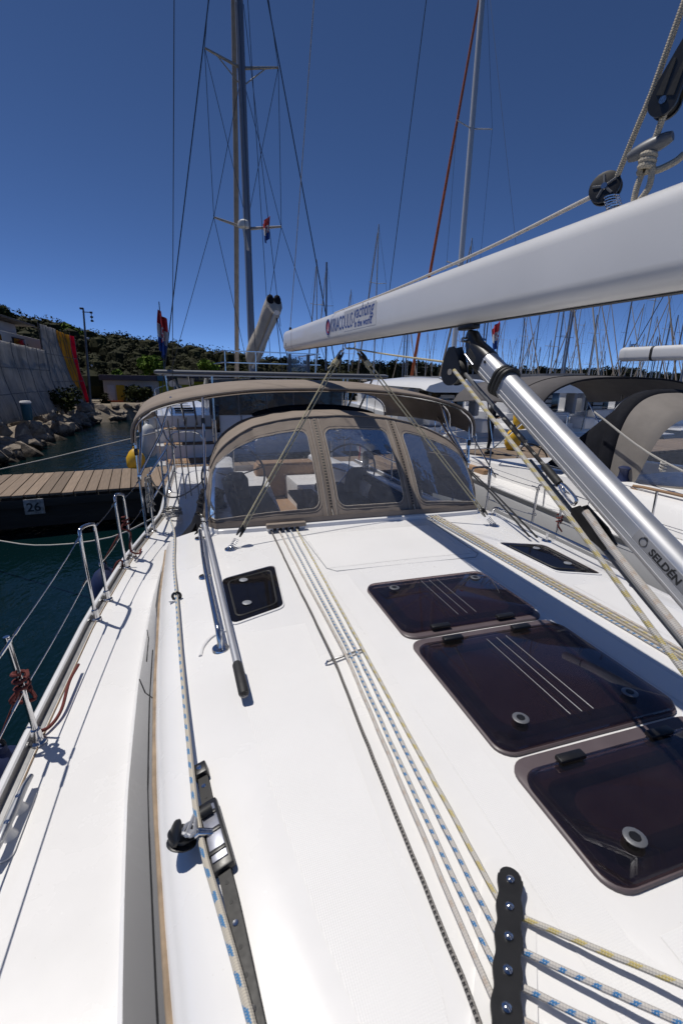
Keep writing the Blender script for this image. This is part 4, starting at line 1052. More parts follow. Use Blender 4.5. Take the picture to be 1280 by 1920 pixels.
for k, wmb in enumerate(wins):
    w3 = obj('clear_window', wmb, 'vinyl', sh, 60)
    u0, u1, v0, v1 = WIN[k]; P = rrect((u1-u0)*2.7, (v1-v0)*.95, .075, 6, (u0+u1)/2*2.7, (v0+v1)/2*.95)
    Q = []
    for a, b_ in zip(P, P[1:]+P[:1]):
        for q in range(4): Q.append(sh_pt((a[0]+(b_[0]-a[0])*q/4)/2.7, (a[1]+(b_[1]-a[1])*q/4)/.95)+V((0, -.004, .003)))
    obj('piping', MB().tube(Q, .0035, 5, closed=True), 'thread', w3)
    P2 = rrect((u1-u0)*2.7+.045, (v1-v0)*.95+.05, .09, 6, (u0+u1)/2*2.7, (v0+v1)/2*.95); Q = []
    for a, b_ in zip(P2, P2[1:]+P2[:1]):
        for q in range(4): Q.append(sh_pt((a[0]+(b_[0]-a[0])*q/4)/2.7, (a[1]+(b_[1]-a[1])*q/4)/.95)+V((0, -.002, .001)))
    obj('stitching', MB().tube(Q, .0018, 4, closed=True), 'thread', w3)
for uz in (.408, .698):
    b = MB(); b.loft([[sh_pt(uz-.0035, .04+.94*k/30)+V((0, -.006, .003)), sh_pt(uz+.0035, .04+.94*k/30)+V((0, -.006, .003))] for k in range(31)], False); z = obj('zip', b, 'zipper', sh)
    for du in (-.016, .016): obj('zip_flap_edge', MB().tube([sh_pt(uz+du, .03+.95*k/20)+V((0, -.004, .002)) for k in range(21)], .003, 5), 'thread', z)
    obj('zip_puller', MB().tube([sh_pt(uz, .10)+V((0, -.01, 0)), sh_pt(uz+.002, .05)+V((0, -.016, 0)), sh_pt(uz-.001, .02)+V((0, -.012, 0))], .006, 6), 'thread', z)
HT = [(0, 2.665), (.4, 2.648), (.76, 2.585), (.98, 2.47), (1.10, 2.34), (1.16, 2.20)]
HA = hoop(5.02, HT, 1.0, 0, NU)
b = MB(); rows = []
for j in range(13):
    t = j/12; rows.append([HF[i].lerp(HA[i], t)+V((0, 0, .03*math.sin(math.pi*t)*max(0, 1-abs(i/NU-.5)*1.6)+.006*noise.noise(V((i*.09, t*5, 3))))) for i in range(0, NU+1, 4)])
b.loft(rows, False); tp_ = obj('top_panel', b, 'canvas', sh)
for s in (0, 1):
    e0, e1, a0_, a1_ = FT[0], HF[0], V((C-1.22, 5.02, 1.72)), HA[0]
    b = MB(); rows = []
    for j in range(9):
        v = j/8; A_ = e0.lerp(e1, v)+V((0, -.045*math.sin(math.pi*v), 0)); B_ = a0_.lerp(a1_, v); row = []
        for i in range(9):
            p = A_.lerp(B_, i/8)+V((-.02*math.sin(math.pi*v), 0, 0)); row.append(mx(p) if s else tuple(p))
        rows.append(row)
    b.loft(rows, False); obj('side_panel', b, 'canvas', sh)
obj('top_seam', MB().tube([p+V((0, -.004, .006)) for p in HF[::3]], .006, 6), 'canvas', sh)
b = MB(); hc = HA[66:-65:4]; b.tube([p+V((0, .05, .012)) for p in hc], [.012+.04*math.sin(math.pi*k/(len(hc)-1))**.5 for k in range(len(hc))], 10); obj('rear_bow_arc', b, 'canvas_dark', sh)  # dark arc along the rear bow, tapering at both ends
skirt = MB(); skirt.loft([[FT[i]+V((0, -.006, .05)), FT[i]+V((0, -.012, -.0)), FT[i]+V((0, -.012, -.03))] for i in range(0, NU+1, 4)], False); obj('foot_skirt', skirt, 'canvas', sh)
obj('line_flap', MB().box((.62, 3.44, ztop(.62, 3.45)+.052), (.32, .05, .035), None, .008), 'canvas', sh)
# ties at the port foot
obj('tie_strap', MB().tube([(-.06, 3.66, 1.80), (-.10, 3.6, 1.76), (-.08, 3.56, 1.73)], .012, 6), 'canvas_dark', sh)

# ------------------------------------------------------------------ bimini
bi = thing('bimini', 'taupe canvas bimini arched over the cockpit on steel hoops', 'bimini', (C, 5.8, 1.4))
BP = [(0, 2.945), (.6, 2.93), (1.0, 2.895), (1.35, 2.84), (1.62, 2.775), (1.80, 2.69), (1.89, 2.58), (1.91, 2.42)]
hs = [hoop(y, BP, w_, l_, 72) for y, w_, l_ in ((4.78, .988, -.045), (5.0, .996, -.012), (5.35, 1.0, .018), (5.8, 1.005, .04), (6.5, 1.003, .03), (7.6, 1.0, -.02))]
b = MB(); b.loft(hs, False); o = obj('canopy', b, 'canvas', bi); m_ = o.modifiers.new('thick', 'SOLIDIFY'); m_.thickness = .006
obj('front_hem', MB().tube(hs[0], .011, 8), 'canvas', bi); obj('rear_hem', MB().tube(hs[-1], .011, 8), 'canvas', bi)
for hh in (hs[0], hs[2], hs[-1]): obj('hoop_tube', MB().tube([p-V((0, 0, .022))+V((.0 if abs(p.x-C) < 1.7 else (.02 if p.x < C else -.02), 0.02, 0)) for p in hh], .0125, 8), 'steel', bi)
for s in (0, 1):
    f = mx if s else (lambda p: p); b = MB()
    base = (-.575, 4.80, ZD)
    for (q, t) in (((-.60, 4.88, 2.5), 0), ((-.61, 5.7, 2.52), 1), ((-.6, 7.55, 2.45), 2)):
        pts = [f(base if t < 2 else (-.32, 6.8, ZD+.64)), f(((-.592, 4.82, 2.02) if t < 2 else (-.45, 7.2, 2.1))), f(q)]
        obj('leg', MB().tube(pts, .0135, 8), 'steel', bi)
    obj('strut', MB().tube([f((-.585, 4.81, 2.05)), f((-.36, 4.95, 2.45)), f((-.24, 5.02, 2.80))], .0125, 8), 'steel', bi)
    obj('joint', MB().box(f((-.598, 4.85, 2.28)), (.035, .035, .07), None, .008), 'black_plastic', bi)
    obj('joint', MB().box(f((-.585, 4.81, 2.04)), (.04, .04, .05), None, .008), 'steel', bi)
    obj('leg_socket', MB().lathe([(.03, 0), (.028, .02), (.018, .03), (.017, .06)], f(base), n=12), 'steel', bi)

obj('front_pole', MB().tube([(.012, 3.44, 1.80), (.03, 4.0, 2.25), (.06, 4.72, 2.80)], .012, 8), 'steel', bi)
obj('joint', MB().box((.048, 4.45, 2.60), (.035, .035, .075), None, .008), 'black_plastic', bi)
for k in range(2):
    tag(obj('webbing_strap', MB().loft([[V(p)+V((a, 0, 0))+V((0, 0, c_)) for a, c_ in ((-.010, -.002), (.010, -.002), (.010, .002), (-.010, .002))] for p in ((2.74-.02*k, 4.35, 2.14), (2.59-.035*k, 3.5, 2.0), (2.46-.045*k, 2.74+.03*k, 1.84))]), 'black_rubber'), ('upper' if k == 0 else 'lower')+' black webbing strap from the sprayhood side to the starboard grab rail', 'strap', 'webbing straps at the sprayhood')
# cushions added on the cockpit benches to darken the white seats
for s in (0, 1):
    f = mx if s else (lambda p: p)
    tag(obj('cushion', MB().box(f((xcm(5)+.66, 5.35, 1.40)), (.5, 2.7, .12), None, .04), 'cushion_blue'), ('port' if not s else 'starboard')+' dark navy bench cushion in our cockpit under the sprayhood', 'cushion', 'cockpit cushions')
    tag(obj('cushion', MB().box(f((xcm(4.8)+.37, 5.1, 1.56)), (.14, 2.2, .32), Matrix.Rotation(-.15 if not s else .15, 3, 'Y'), .05), 'cushion_blue'), ('port' if not s else 'starboard')+' dark navy backrest cushion in our cockpit under the sprayhood', 'cushion', 'cockpit cushions')
# ------------------------------------------------------------------ boom
bm_t = thing('boom', 'white rounded boom with blue lettering slanting across from the right', 'boom', (C, 3, 3.2))
def bz(y): return 3.222+.0195*y
BW, BH = .165, .262
def bsec(y, k=1., r=.066): return [(C+a*k, y, bz(y)+BH/2+c_*k) for a, c_ in rrect(BW, BH, r, 8)]
b = MB(); b.loft([bsec(y) for y in [-.2+.35*k for k in range(20)]]); obj('extrusion', b, 'boom_white', bm_t, 30)
b = MB(); b.loft([bsec(6.45, 1.012), bsec(6.52, 1.012), bsec(6.565, .95), bsec(6.58, .8)]); ecp = obj('end_cap', b, 'boom_white', bm_t, 30)
obj('end_plate', MB().loft([bsec(6.581, .86), bsec(6.60, .86)]), 'black_plastic', bm_t)
obj('end_joint', MB().tube([V(p) for p in bsec(6.0, 1.003)], .0022, 5, closed=True), 'label_grey', bm_t)
obj('sail_groove', MB().box((C, 3.2, bz(3.2)+BH+.0005), (.012, 6.3, .004), Matrix.Rotation(.0195, 3, 'X')), 'black_rubber', bm_t)
obj('lower_slot', MB().box((C, 3.2, bz(3.2)-.001), (.03, 6.3, .006), Matrix.Rotation(.0195, 3, 'X')), 'black_rubber', bm_t)
obj('maker_badge', MB().box((C-BW/2-.001, 6.38, bz(6.38)+.085), (.003, .07, .035), None, .001), 'label_grey', bm_t)
obj('hoop_strap', MB().box((C, 6.47, bz(6.47)+BH+.02), (.03, .05, .05), None, .01), 'black_plastic', bm_t)
fx = C-BW/2
st_ = obj('sticker', MB().box((fx-.0006, 3.44, bz(3.44)+.150), (.0012, .72, .15), Matrix.Rotation(.0195, 3, 'X')), 'label_white', bm_t)
up_ = (0, -.0195, 1)
def word(s, size, y0, dz, shear, sx, bold, m=None):
    return obj('lettering', text_mb(s, size, (fx-.0018, y0, bz(y0)+dz), (0, -1, -.0195), (0, 0, 1), 0, shear, bold, sx), m or 'blue_print', st_, 0)
t0 = text_mb('KIRIACOULIS', .150, (0, 0, 0), (1, 0, 0), (0, 0, 1), 0, .12, .0008).width
word('KIRIACOULIS', .150, 4.20, .098, .12, .625/t0, .0008)
t0 = text_mb('yachting', .125, (0, 0, 0), (1, 0, 0), (0, 0, 1), 0, .3, .0012).width
word('yachting', .125, 3.555, .152, .3, .44/t0, .0012)
t0 = text_mb('in the world', .068, (0, 0, 0), (1, 0, 0), (0, 0, 1), 0, 0, .0018).width
word('in the world', .068, 3.53, .090, 0, .37/t0, .0018)
obj('emblem_disc', MB().lathe([(.055, 0), (.055, .0014)], (fx, 4.275, bz(4.27)+.145), (-1, 0, 0), 24), 'red_print', bm_t)
obj('emblem_ring', MB().tube([(fx-.001, 4.275+.056*math.cos(a), bz(4.27)+.145+.062*math.sin(a)) for a in [6.283*k/24 for k in range(24)]], .007, 6, closed=True), 'blue_print', bm_t)
obj('emblem_sail', MB().prism([(-.02, -.035), (.02, -.035), (.004, .04)], (fx-.0016, 4.275, bz(4.27)+.145), (0, -1, 0), (0, 0, 1), (-1, 0, 0), 0, .001), 'label_white', bm_t)
# mainsheet bail and vang lug under the boom
obj('bail', MB().tube(catmull([(C-.03, 3.92, bz(3.9)+.004), (C-.03, 3.9, bz(3.9)-.045), (C+.03, 3.86, bz(3.9)-.045), (C+.03, 3.84, bz(3.9)+.004)], 5), .007, 8), 'steel', bm_t)
obj('vang_lug', MB().box((C, 2.06, bz(2.06)-.012), (.045, .13, .026), None, .006), 'black_plastic', bm_t)
tl_ = tag(obj('topping_lift', MB().tube([(C, 6.47, bz(6.47)+BH+.045), MH], .0042, 6), 'line_tan'), 'thin tan topping lift rising from the boom end into the sky', 'rope')

# ------------------------------------------------------------------ boom vang
vg = thing('boom_vang', 'thick silver rod vang slanting down from the boom to the right edge', 'boom vang', (C, 0, 1.85))
VA, VB = V((C, 1.98, 3.135)), V((C, -.1, 1.945)); vd = (VB-VA).normalized(); vx = V((1, 0, 0)); vu = vx.cross(vd)
if vu.z < 0: vu = -vu
def vsec(p, k=1., w_=.080, h_=.116): return [p+vx*a*k+vu*c_*k for a, c_ in rrect(w_, h_, .036, 7)]
b = MB(); b.loft([vsec(VA+vd*.10), vsec(VB)]); obj('outer_tube', b, 'alu', vg, 30)
for (dx, du) in ((-.0403, -.010), (-.0400, -.029), (-.0385, .030)): obj('groove_line', MB().tube([VA+vd*.12+vx*dx+vu*du, VB+vx*dx+vu*du], .0012, 5), 'label_white', vg)
b = MB(); b.loft([vsec(VA-vd*.10+vu*.035, .42), vsec(VA-vd*.06+vu*.03, .75), vsec(VA+vd*.0, .98), vsec(VA+vd*.09, 1.06), vsec(VA+vd*.125, 1.06)]); hd = obj('head_fitting', b, 'black_plastic', vg, 35)
for s in (-1, 1):
    e = MB(); e.prism([(-.02, -.028), (.075, -.036), (.085, .006), (.0, .016)], VA+vx*s*.0405, vd, vu, vx, -.0015, .0015); obj('head_recess', e, 'black_rubber', hd)
    e = MB(); e.tube([VA+vx*s*.042+vd*-.015+vu*-.022, VA+vx*s*.042+vd*.075+vu*-.028], .0025, 5); obj('head_rib', e, 'car_grey', hd)
obj('pin', MB().lathe([(.012, -.06), (.012, .06)], VA-vd*.05+vu*.03, vx, 12), 'steel', hd)
for k in range(3): obj('strap', MB().tube([V(p) for p in vsec(VA+vd*(.25+.022*k)+vu*.006*(k-1), 1.07)], .009, 6, closed=True), 'black_rubber', vg)
obj('screw', MB().lathe([(.007, 0), (.007, .003)], VA+vd*.15-vx*.0405+vu*.026, -vx, 10), 'dark_print', vg)
bp = VB-VA; lab0 = VA+vd*1.16
lo_ = lab0-vx*.0412+vu*.012
badge = obj('maker_label', MB().box(lab0+vd*.125-vx*.0406+vu*.010, (.0016, .26, .038), Matrix((vx, vd, vu)).transposed(), .0005), 'label_grey', vg)
obj('lettering', text_mb('SELDÉN', .032, lab0+vd*.062-vx*.0418-vu*.002, vd, vu, 0, 0, .0012, 1.05), 'dark_print', badge, 0)
obj('emblem', MB().tube([lab0+vd*.03-vx*.0416+vu*.010+vd*.013*math.cos(a)+vu*(.013*math.sin(a)) for a in [6.283*k/20 for k in range(20)]], .0014, 5, closed=True).tube([lab0+vd*.022-vx*.0416+vu*.024, lab0+vd*.03-vx*.0416+vu*.028, lab0+vd*.038-vx*.0416+vu*.024], .0014, 5), 'dark_print', badge)
# tackle under the vang
def under(t, off): return VA+vd*t-vu*off
SX = vx*-.025
obj('lower_bar', MB().tube([under(-.02, .125), under(.55, .110)], .010, 8), 'grey_plastic', vg)
obj('lower_bar', MB().tube([under(.62, .15), under(2.2, .135)], .008, 8), 'grey_plastic', vg)
obj('cable', MB().tube([under(.40, .10)+SX, under(.74, .095)+SX], .008, 8), 'rope_dark', vg)
obj('cable_sleeve', MB().tube([under(.72, .095)+SX, under(.82, .095)+SX], .015, 10), 'black_rubber', vg)
obj('shackle', MB().tube(catmull([under(.82, .090)+SX, under(.85, .082)+SX, under(.91, .082)+SX, under(.92, .095)+SX, under(.91, .108)+SX, under(.85, .108)+SX, under(.82, .1)+SX], 5), .006, 8), 'steel', vg)
for s in (-1, 1):
    e = MB(); e.prism([(-.08, -.010), (-.06, .024), (.05, .028), (.11, .012), (.11, -.016), (.04, -.030), (-.06, -.028)], under(1.01, .10)+SX+vx*s*.016, vd, vu, vx, -.004, .004); obj('block_cheek', e, 'black_plastic', vg)
obj('block_sheave', MB().lathe([(.030, -.011), (.022, 0), (.030, .011)], under(1.01, .10)+SX, vx, 18), 'black_rubber', vg)
tag(rope('vang_line', [under(.98, .075)+SX*1.6, under(1.25, .088)+SX*1.7, under(2.2, .09)+SX*1.7], .0125, 'rope_white', None, 10), 'thick white braided purchase line just under the silver vang', 'rope')

# ------------------------------------------------------------------ mainsheet
def block(t, c, axis, d, r=.034, w_=.026, m='black_plastic'):
    """cheek-plate block: c centre, axis sheave axle, d direction it hangs"""
    c, axis, d = V(c), V(axis).normalized(), V(d).normalized(); y_ = axis.cross(d)
    poly = []
    for k in range(17): a = math.pi*k/16; poly.append((-r*1.05*math.sin(a)-.2*r, r*1.05*math.cos(a)))
    poly += [(.9*r, -.75*r), (1.7*r, -.3*r), (1.7*r, .3*r), (.9*r, .75*r)]
    for s in (-1, 1): obj('cheek', MB().prism(poly, c+axis*s*w_*.5, d, y_, axis, -.0035, .0035), m, t)
    obj('sheave', MB().lathe([(r*.92, -w_*.4), (r*.7, 0), (r*.92, w_*.4)], c-d*r*.2, axis, 18), 'black_rubber', t)
    obj('axle', MB().lathe([(r*.25, -w_*.5-.007), (r*.25, w_*.5+.007)], c-d*r*.2, axis, 10), 'steel', t)
for s in (0, 1):
    f = mx if s else (lambda p: p)
    A = V(f((.165, 3.17, ztop(.165, 3.17)))); T = V((C-.05, 3.90, bz(3.9)-.05)) if not s else V((C+.05, 3.86, bz(3.9)-.05))
    d = (T-A).normalized(); side = d.cross(V((0, 1, 0))).normalized()
    t = thing('mainsheet_block', ('port' if not s else 'starboard')+' mainsheet deck block with spring and pad eye before the sprayhood', 'block', tuple(A), 0, 'mainsheet blocks')
    block(t, A+d*.16, side, -d, .030)
    b = MB(); P = []
    for k in range(60):
        a = k*.6; P.append(A+d*(.01+.0013*k)+side*.020*math.cos(a)+d.cross(side)*.020*math.sin(a))
    b.tube(P, .0025, 5); obj('spring', b, 'steel', t)
    obj('pad_eye', MB().lathe([(.045, 0), (.043, .006), (.015, .008)], A, n=18).tube([A+V((-.02, 0, .004)), A+V((-.012, 0, .025)), A+V((.012, 0, .025)), A+V((.02, 0, .004))], .005, 6), 'steel', t)
    u = thing('mainsheet_block', ('port' if not s else 'starboard')+' mainsheet upper block hanging under the boom', 'block', tuple(T), 0, 'mainsheet blocks')
    block(u, T-d*.09, side, d, .034, .028); obj('shackle', MB().tube([T-d*.03, T], .008, 8), 'steel', u)
    b = MB(); b.tube([A+d*.165+side*.012, T-d*.10+side*.014], .0055, 8); lns = obj('mainsheet', b, 'rope_cream', None, 60)
    tag(lns, ('port' if not s else 'starboard')+' mainsheet fall, two cream ropes from boom to deck', 'rope', 'mainsheet falls')
    lns2 = obj('rope_part', MB().tube([A+d*.165-side*.012, T-d*.10-side*.014], .0055, 8), 'rope_cream', lns, 60)
    obj('rope_tail', MB().tube(catmull([T-d*.14+side*.016, T-d*.17+side*.03, T-d*.21+side*.024, T-d*.25+side*.035], 4), .005, 6), 'rope_cream', lns, 60)
    b = MB()
    for k in range(5): b.tube([T-d*(.135+.011*k)+(side*.022*math.cos(a)+d.cross(side)*.016*math.sin(a)) for a in [6.283*q/10 for q in range(10)]], .006, 6, closed=True)
    obj('whipping', b, 'rope_cream', lns, 60)
tb = thing('turning_block', 'black turning block hanging under the vang head', 'block', (C-.03, 2.13, 3.07))
TBc = V((C-.035, 2.10, 3.065)); block(tb, TBc+V((0, 0, -.01)), (1, .25, 0), (0, .1, 1), .062, .05)
tag(rope('mainsheet_lead', [(C-.02, 3.86, bz(3.9)-.045), (C-.03, 3.0, 3.165), (C-.05, 2.15, 3.09)], .0055, 'rope_cream'), 'cream rope running level under the boom to the turning block', 'rope')
tag(rope('mainsheet_tail', [(C-.06, 2.06, 3.05), (1.2, 1.28, 2.605), (1.2, .73, 2.26), (1.2, -.15, 1.74)], .0092, 'rope_yellow', None, 10), 'yellow flecked white rope dropping diagonally from the turning block, left of the silver vang', 'rope')

# gear on top of the boom near the mast
by = 1.285
sb_ = thing('boom_block', 'black round block standing on a steel spring on top of the boom', 'block', (C, by, bz(by)+BH))
c0 = V((C, by, bz(by)+BH)); b = MB(); P = []
for k in range(70): a = k*.55; P.append(c0+V((.022*math.cos(a), .022*math.sin(a)+.0004*k, .0007*k)))
b.tube(P, .0023, 5); obj('spring', b, 'steel', sb_)
obj('eye', MB().lathe([(.026, 0), (.024, .006), (.012, .012)], c0, n=14), 'steel', sb_)
bc2 = c0+V((0, .055, .078)); axn = V((-.85, -.5, .15)).normalized()
obj('cheek', MB().lathe([(.045, -.014), (.045, -.008), (.03, -.006), (.03, .006), (.045, .008), (.045, .014), (.036, .016)], bc2, axn, 24), 'black_plastic', sb_)
for k in range(5):
    a = k*1.2566; xx = axn.orthogonal().normalized(); yy_ = axn.cross(xx); obj('spoke', MB().tube([bc2+axn*.016, bc2+axn*.0165+(xx*math.cos(a)+yy_*math.sin(a))*.034], .004, 6), 'grey_plastic', sb_)
obj('hub', MB().lathe([(.011, 0), (.009, .005)], bc2+axn*.016, axn, 12), 'steel', sb_)
hbk = thing('hoist_block', 'long black double block at the upper right against the sky', 'block', (C, 1.17, 3.8))
h0, h1 = V((C, 1.175, 3.735)), V((C+.01, 1.135, 3.86)); hdv = (h1-h0).normalized(); hax = V((-.9, -.42, .05)).normalized(); hax = (hax-hdv*hax.dot(hdv)).normalized(); hy = hax.cross(hdv)
for s in (-1, 1):
    outer = [(-.036*math.cos(a), .036*math.sin(a)) for a in [-1.5+3.0*k/12 for k in range(13)]]+[(.04, .033), (.10, .020), (.125, .014), (.125, -.014), (.10, -.020), (.04, -.033)]
    obj('cheek', MB().prism(outer, h0+hax*s*.017, hdv, hy, hax, -.004, .004), 'black_plastic', hbk)
    for (q, w_) in (((.055, .0135), .009), ((.055, -.0135), .009)): obj('cheek_recess', MB().prism([(q[0]-.045, q[1]-w_), (q[0]+.03, q[1]-w_*.4), (q[0]+.03, q[1]+w_*.4), (q[0]-.045, q[1]+w_)], h0+hax*s*.0185, hdv, hy, hax, -.004, .004), 'black_rubber', hbk)
    obj('axle', MB().lathe([(.009, -.024), (.009, .024)], h0, hax, 12), 'steel', hbk)
obj('sheave', MB().lathe([(.030, -.012), (.022, 0), (.030, .012)], h0, hax, 18), 'black_rubber', hbk)
obj('head_pin', MB().box(h0+hdv*.135, (.03, .03, .03), None, .006), 'steel', hbk)
obj('upper_cheek', MB().prism([(-.02, -.03), (-.02, .03), (.08, .02), (.08, -.02)], h0+hdv*.14+V((.03, -.02, 0)), hdv, hy, hax, -.01, .01), 'black_plastic', hbk)
tg = V((C+.005, 1.205, 3.645))
tgo = thing('rope_toggle', 'grey plastic toggle with a rope knotted below it over the boom', 'toggle', tuple(tg))
tdir = V((.35, -.9, .18)).normalized(); b = MB(); b.tube([tg+tdir*(-.055+.011*k) for k in range(11)], [.008+.013*math.sin(math.pi*(.03+.94*k/10))**.5 for k in range(11)], 12); obj('bar', b, 'grey_plastic', tgo)
P = []
for k in range(40): a = k*.55; P.append(tg+V((.016*math.cos(a), .016*math.sin(a), -.012-.0012*k)))
obj('wraps', MB().tube(P, .0085, 8), 'rope_tan', tgo, 60)
obj('knot_tail', MB().tube(catmull([tg+V((0, 0, -.055)), tg+V((.02, -.02, -.06)), tg+V((.05, -.045, -.045)), tg+V((.065, -.055, -.03))], 5), .0095, 8), 'rope_tan', tgo, 60)
tag(rope('hoist_line', [bc2+V((.01, -.028, .022)), (C, 1.255, 3.715), (C, 1.232, 3.765), (C, 1.20, 3.86), (C, 1.0, 4.5)], .0085, 'rope_tan', None, 10, 8), 'tan rope from the boom block up the left of the long black block', 'rope')
tag(rope('hoist_line', [tg+V((.0, .005, -.05)), tg+V((0, -.012, .01)), (C-.002, 1.168, 3.72), (C-.004, 1.150, 3.80), (C, 1.12, 3.9)], .0085, 'rope_tan', None, 10, 8), 'tan rope from the grey toggle up the right of the long black block', 'rope')
tag(rope('hoist_line', [(C, 1.225, bz(1.2)+BH-.005), (C, 1.222, bz(1.2)+BH+.04), tg+V((0, .012, -.06))], .0085, 'rope_tan', None, 10, 8), 'tan rope leg left below the grey toggle', 'rope')
tag(rope('hoist_line', [(C, 1.215, bz(1.2)+BH-.005), (C+.01, 1.19, bz(1.2)+BH+.035), tg+V((.005, -.016, -.055))], .0085, 'rope_tan', None, 10, 8), 'tan rope leg right below the grey toggle', 'rope')
tag(rope('reef_line', [bc2+V((0, .04, -.005)), (C-.01, 2.0, bz(2)+BH+.035), (C-.015, 3.0, bz(3)+BH+.012), (C-.015, 4.3, bz(4.3)+BH+.008)], .0072, 'rope_white', None, 8, 10), 'white braided rope running along the top of the boom', 'rope')

# ------------------------------------------------------------------ loose gear on our deck
bh = thing('boat_hook', 'silver boat hook with black grip lashed along the port grab rail', 'boat hook', (.05, 2.4, 1.85))
h_a, h_b = V((-.012, 3.66, 1.90)), V((.098, 1.50, 1.845))
obj('pole', MB().tube([h_a, h_b], .0155, 14), 'alu', bh)
hd_ = (h_b-h_a).normalized(); obj('grip', MB().tube([h_b-hd_*.20, h_b-hd_*.19, h_b-hd_*.01, h_b], [.0165, .0205, .0205, .017], 14), 'black_rubber', bh)
obj('hook', MB().tube(catmull([h_a, h_a-hd_*.08, h_a-hd_*.11+V((-.03, 0, .02)), h_a-hd_*.06+V((-.05, 0, .03))], 5), .011, 8), 'black_plastic', bh)
obj('lashing', MB().tube([h_a+hd_*.12+V((.03*math.cos(a)-.012, 0, .028*math.sin(a)-.004)) for a in [6.283*k/12 for k in range(12)]], .005, 6, closed=True), 'rope_dark', bh)
obj('lashing', MB().tube(catmull([h_a+hd_*.12+V((.02, 0, .02)), h_a+hd_*.08+V((.06, 0, .05)), h_a+hd_*.05+V((.09, 0, .06))], 4), .004, 6), 'rope_dark', bh)
# lazy line from the sprayhood down to the rail (thin dark vertical stay)
def fender(name, c, r, h, m, label, cat='fender', hang=None, group=None):
    t = thing(name, label, cat, c, 0, group)
    obj('body', MB().lathe([(r*.15, -h/2-r*.15), (r*.6, -h/2), (r, -h/2+r*.7), (r, h/2-r*.7), (r*.6, h/2), (r*.22, h/2+r*.3), (r*.2, h/2+r*.55)], c, n=18), m, t)
    obj('eye', MB().tube([V(c)+V((r*.15*math.cos(a), 0, h/2+r*.6+r*.15*math.sin(a))) for a in [6.283*k/10 for k in range(10)]], r*.08, 6, closed=True), 'black_rubber', t)
    if hang: obj('lanyard', MB().tube([V(c)+V((0, 0, h/2+r*.7)), V(hang)], .006, 6), 'red_cord', t)
    return t
for k, (y, zc, nm) in enumerate(((2.1, 1.0, 'the nearest stanchion'), (4.1, 1.08, 'the second gate stanchion'))):
    x = xo(y); fender('fender', (x-.15, y, zc), .13, .55, 'navy', 'navy blue fender hanging outside the rail below '+nm, 'fender', (x+.02, y, ZD+.32), 'navy fenders on the port side')
def cord(pts, label):
    return tag(rope('rope', pts, .008, 'red_cord', None, 8, 6), label, 'rope', 'red brown fender cords')
x = xo(2.0)
t = cord([(x+.025, 2.0, ZD+.30), (x-.02, 1.99, ZD+.24), (x+.06, 2.02, ZD+.22), (x+.02, 2.05, ZD+.26), (x+.04, 2.0, ZD+.16), (x+.03, 2.03, ZD+.05), (x+.07, 2.07, ZD+.02), (x+.10, 2.17, ZD+.03), (x+.098, 2.35, ZD+.06), (x+.105, 2.52, ZD+.05)], 'red brown cord knotted on the nearest stanchion and trailing on deck')
obj('knot', MB().tube([V((x+.03+.028*math.cos(a), 2.0+.028*math.sin(a), ZD+.28+.004*k)) for k, a in enumerate([.7*q for q in range(26)])], .008, 7), 'red_cord', t)
x = xo(4.2)
t = cord([(x+.03, 4.26, ZD+.36), (x+.0, 4.22, ZD+.30), (x+.06, 4.24, ZD+.25), (x+.05, 4.2, ZD+.1), (x+.1, 4.3, ZD+.02), (x+.11, 4.42, ZD+.02)], 'red brown cord knotted on the second gate stanchion')
obj('knot', MB().tube([V((x+.03+.026*math.cos(a), 4.26+.026*math.sin(a), ZD+.30+.004*k)) for k, a in enumerate([.7*q for q in range(26)])], .008, 7), 'red_cord', t)
cord([(xo(4.0)-.06, 4.0, ZD-.02), (xo(4.0)-.02, 4.02, ZD+.06), (xo(4.0)+.02, 4.03, ZD+.05), (xo(4.0)-.02, 4.0, ZD-.15)], 'short red brown cord over the toe rail at the second gate')
t = cord([mx((xo(3.40)+.03, 3.40, ZD+.34)), mx((xo(3.4)+.0, 3.42, ZD+.30)), mx((xo(3.4)+.06, 3.38, ZD+.28)), mx((xo(3.4)-.02, 3.4, ZD+.2))], 'red brown cord knotted on a starboard gate stanchion')
obj('knot', MB().tube([V((2*C-xo(3.4)-.03+.026*math.cos(a), 3.40+.026*math.sin(a), ZD+.29+.004*k)) for k, a in enumerate([.7*q for q in range(22)])], .008, 7), 'red_cord', t)
# mooring lines
tag(rope('mooring_line', [(-9, 11.5, .80), (-5.2, 9.6, .52), (-3.02, 7.8, .54), (-2.12, 7.0, .67), (-1.17, 6.2, .98), (-.56, 5.62, 1.38), (-.40, 5.5, 1.45)], .011, 'rope_plain', None, 8, 3), 'white mooring line sagging in front of the dark pontoon to our stern', 'rope')
tag(rope('mooring_line', [(-12, 13.4, -.1), (-8, 13.4, .15), (-4.87, 13.4, .66), (-1.7, 13.4, 1.38), (-.6, 13.4, 1.67)], .016, 'rope_plain', None, 8, 3), 'white mooring line from the catamaran stern out over the water to the left', 'rope')
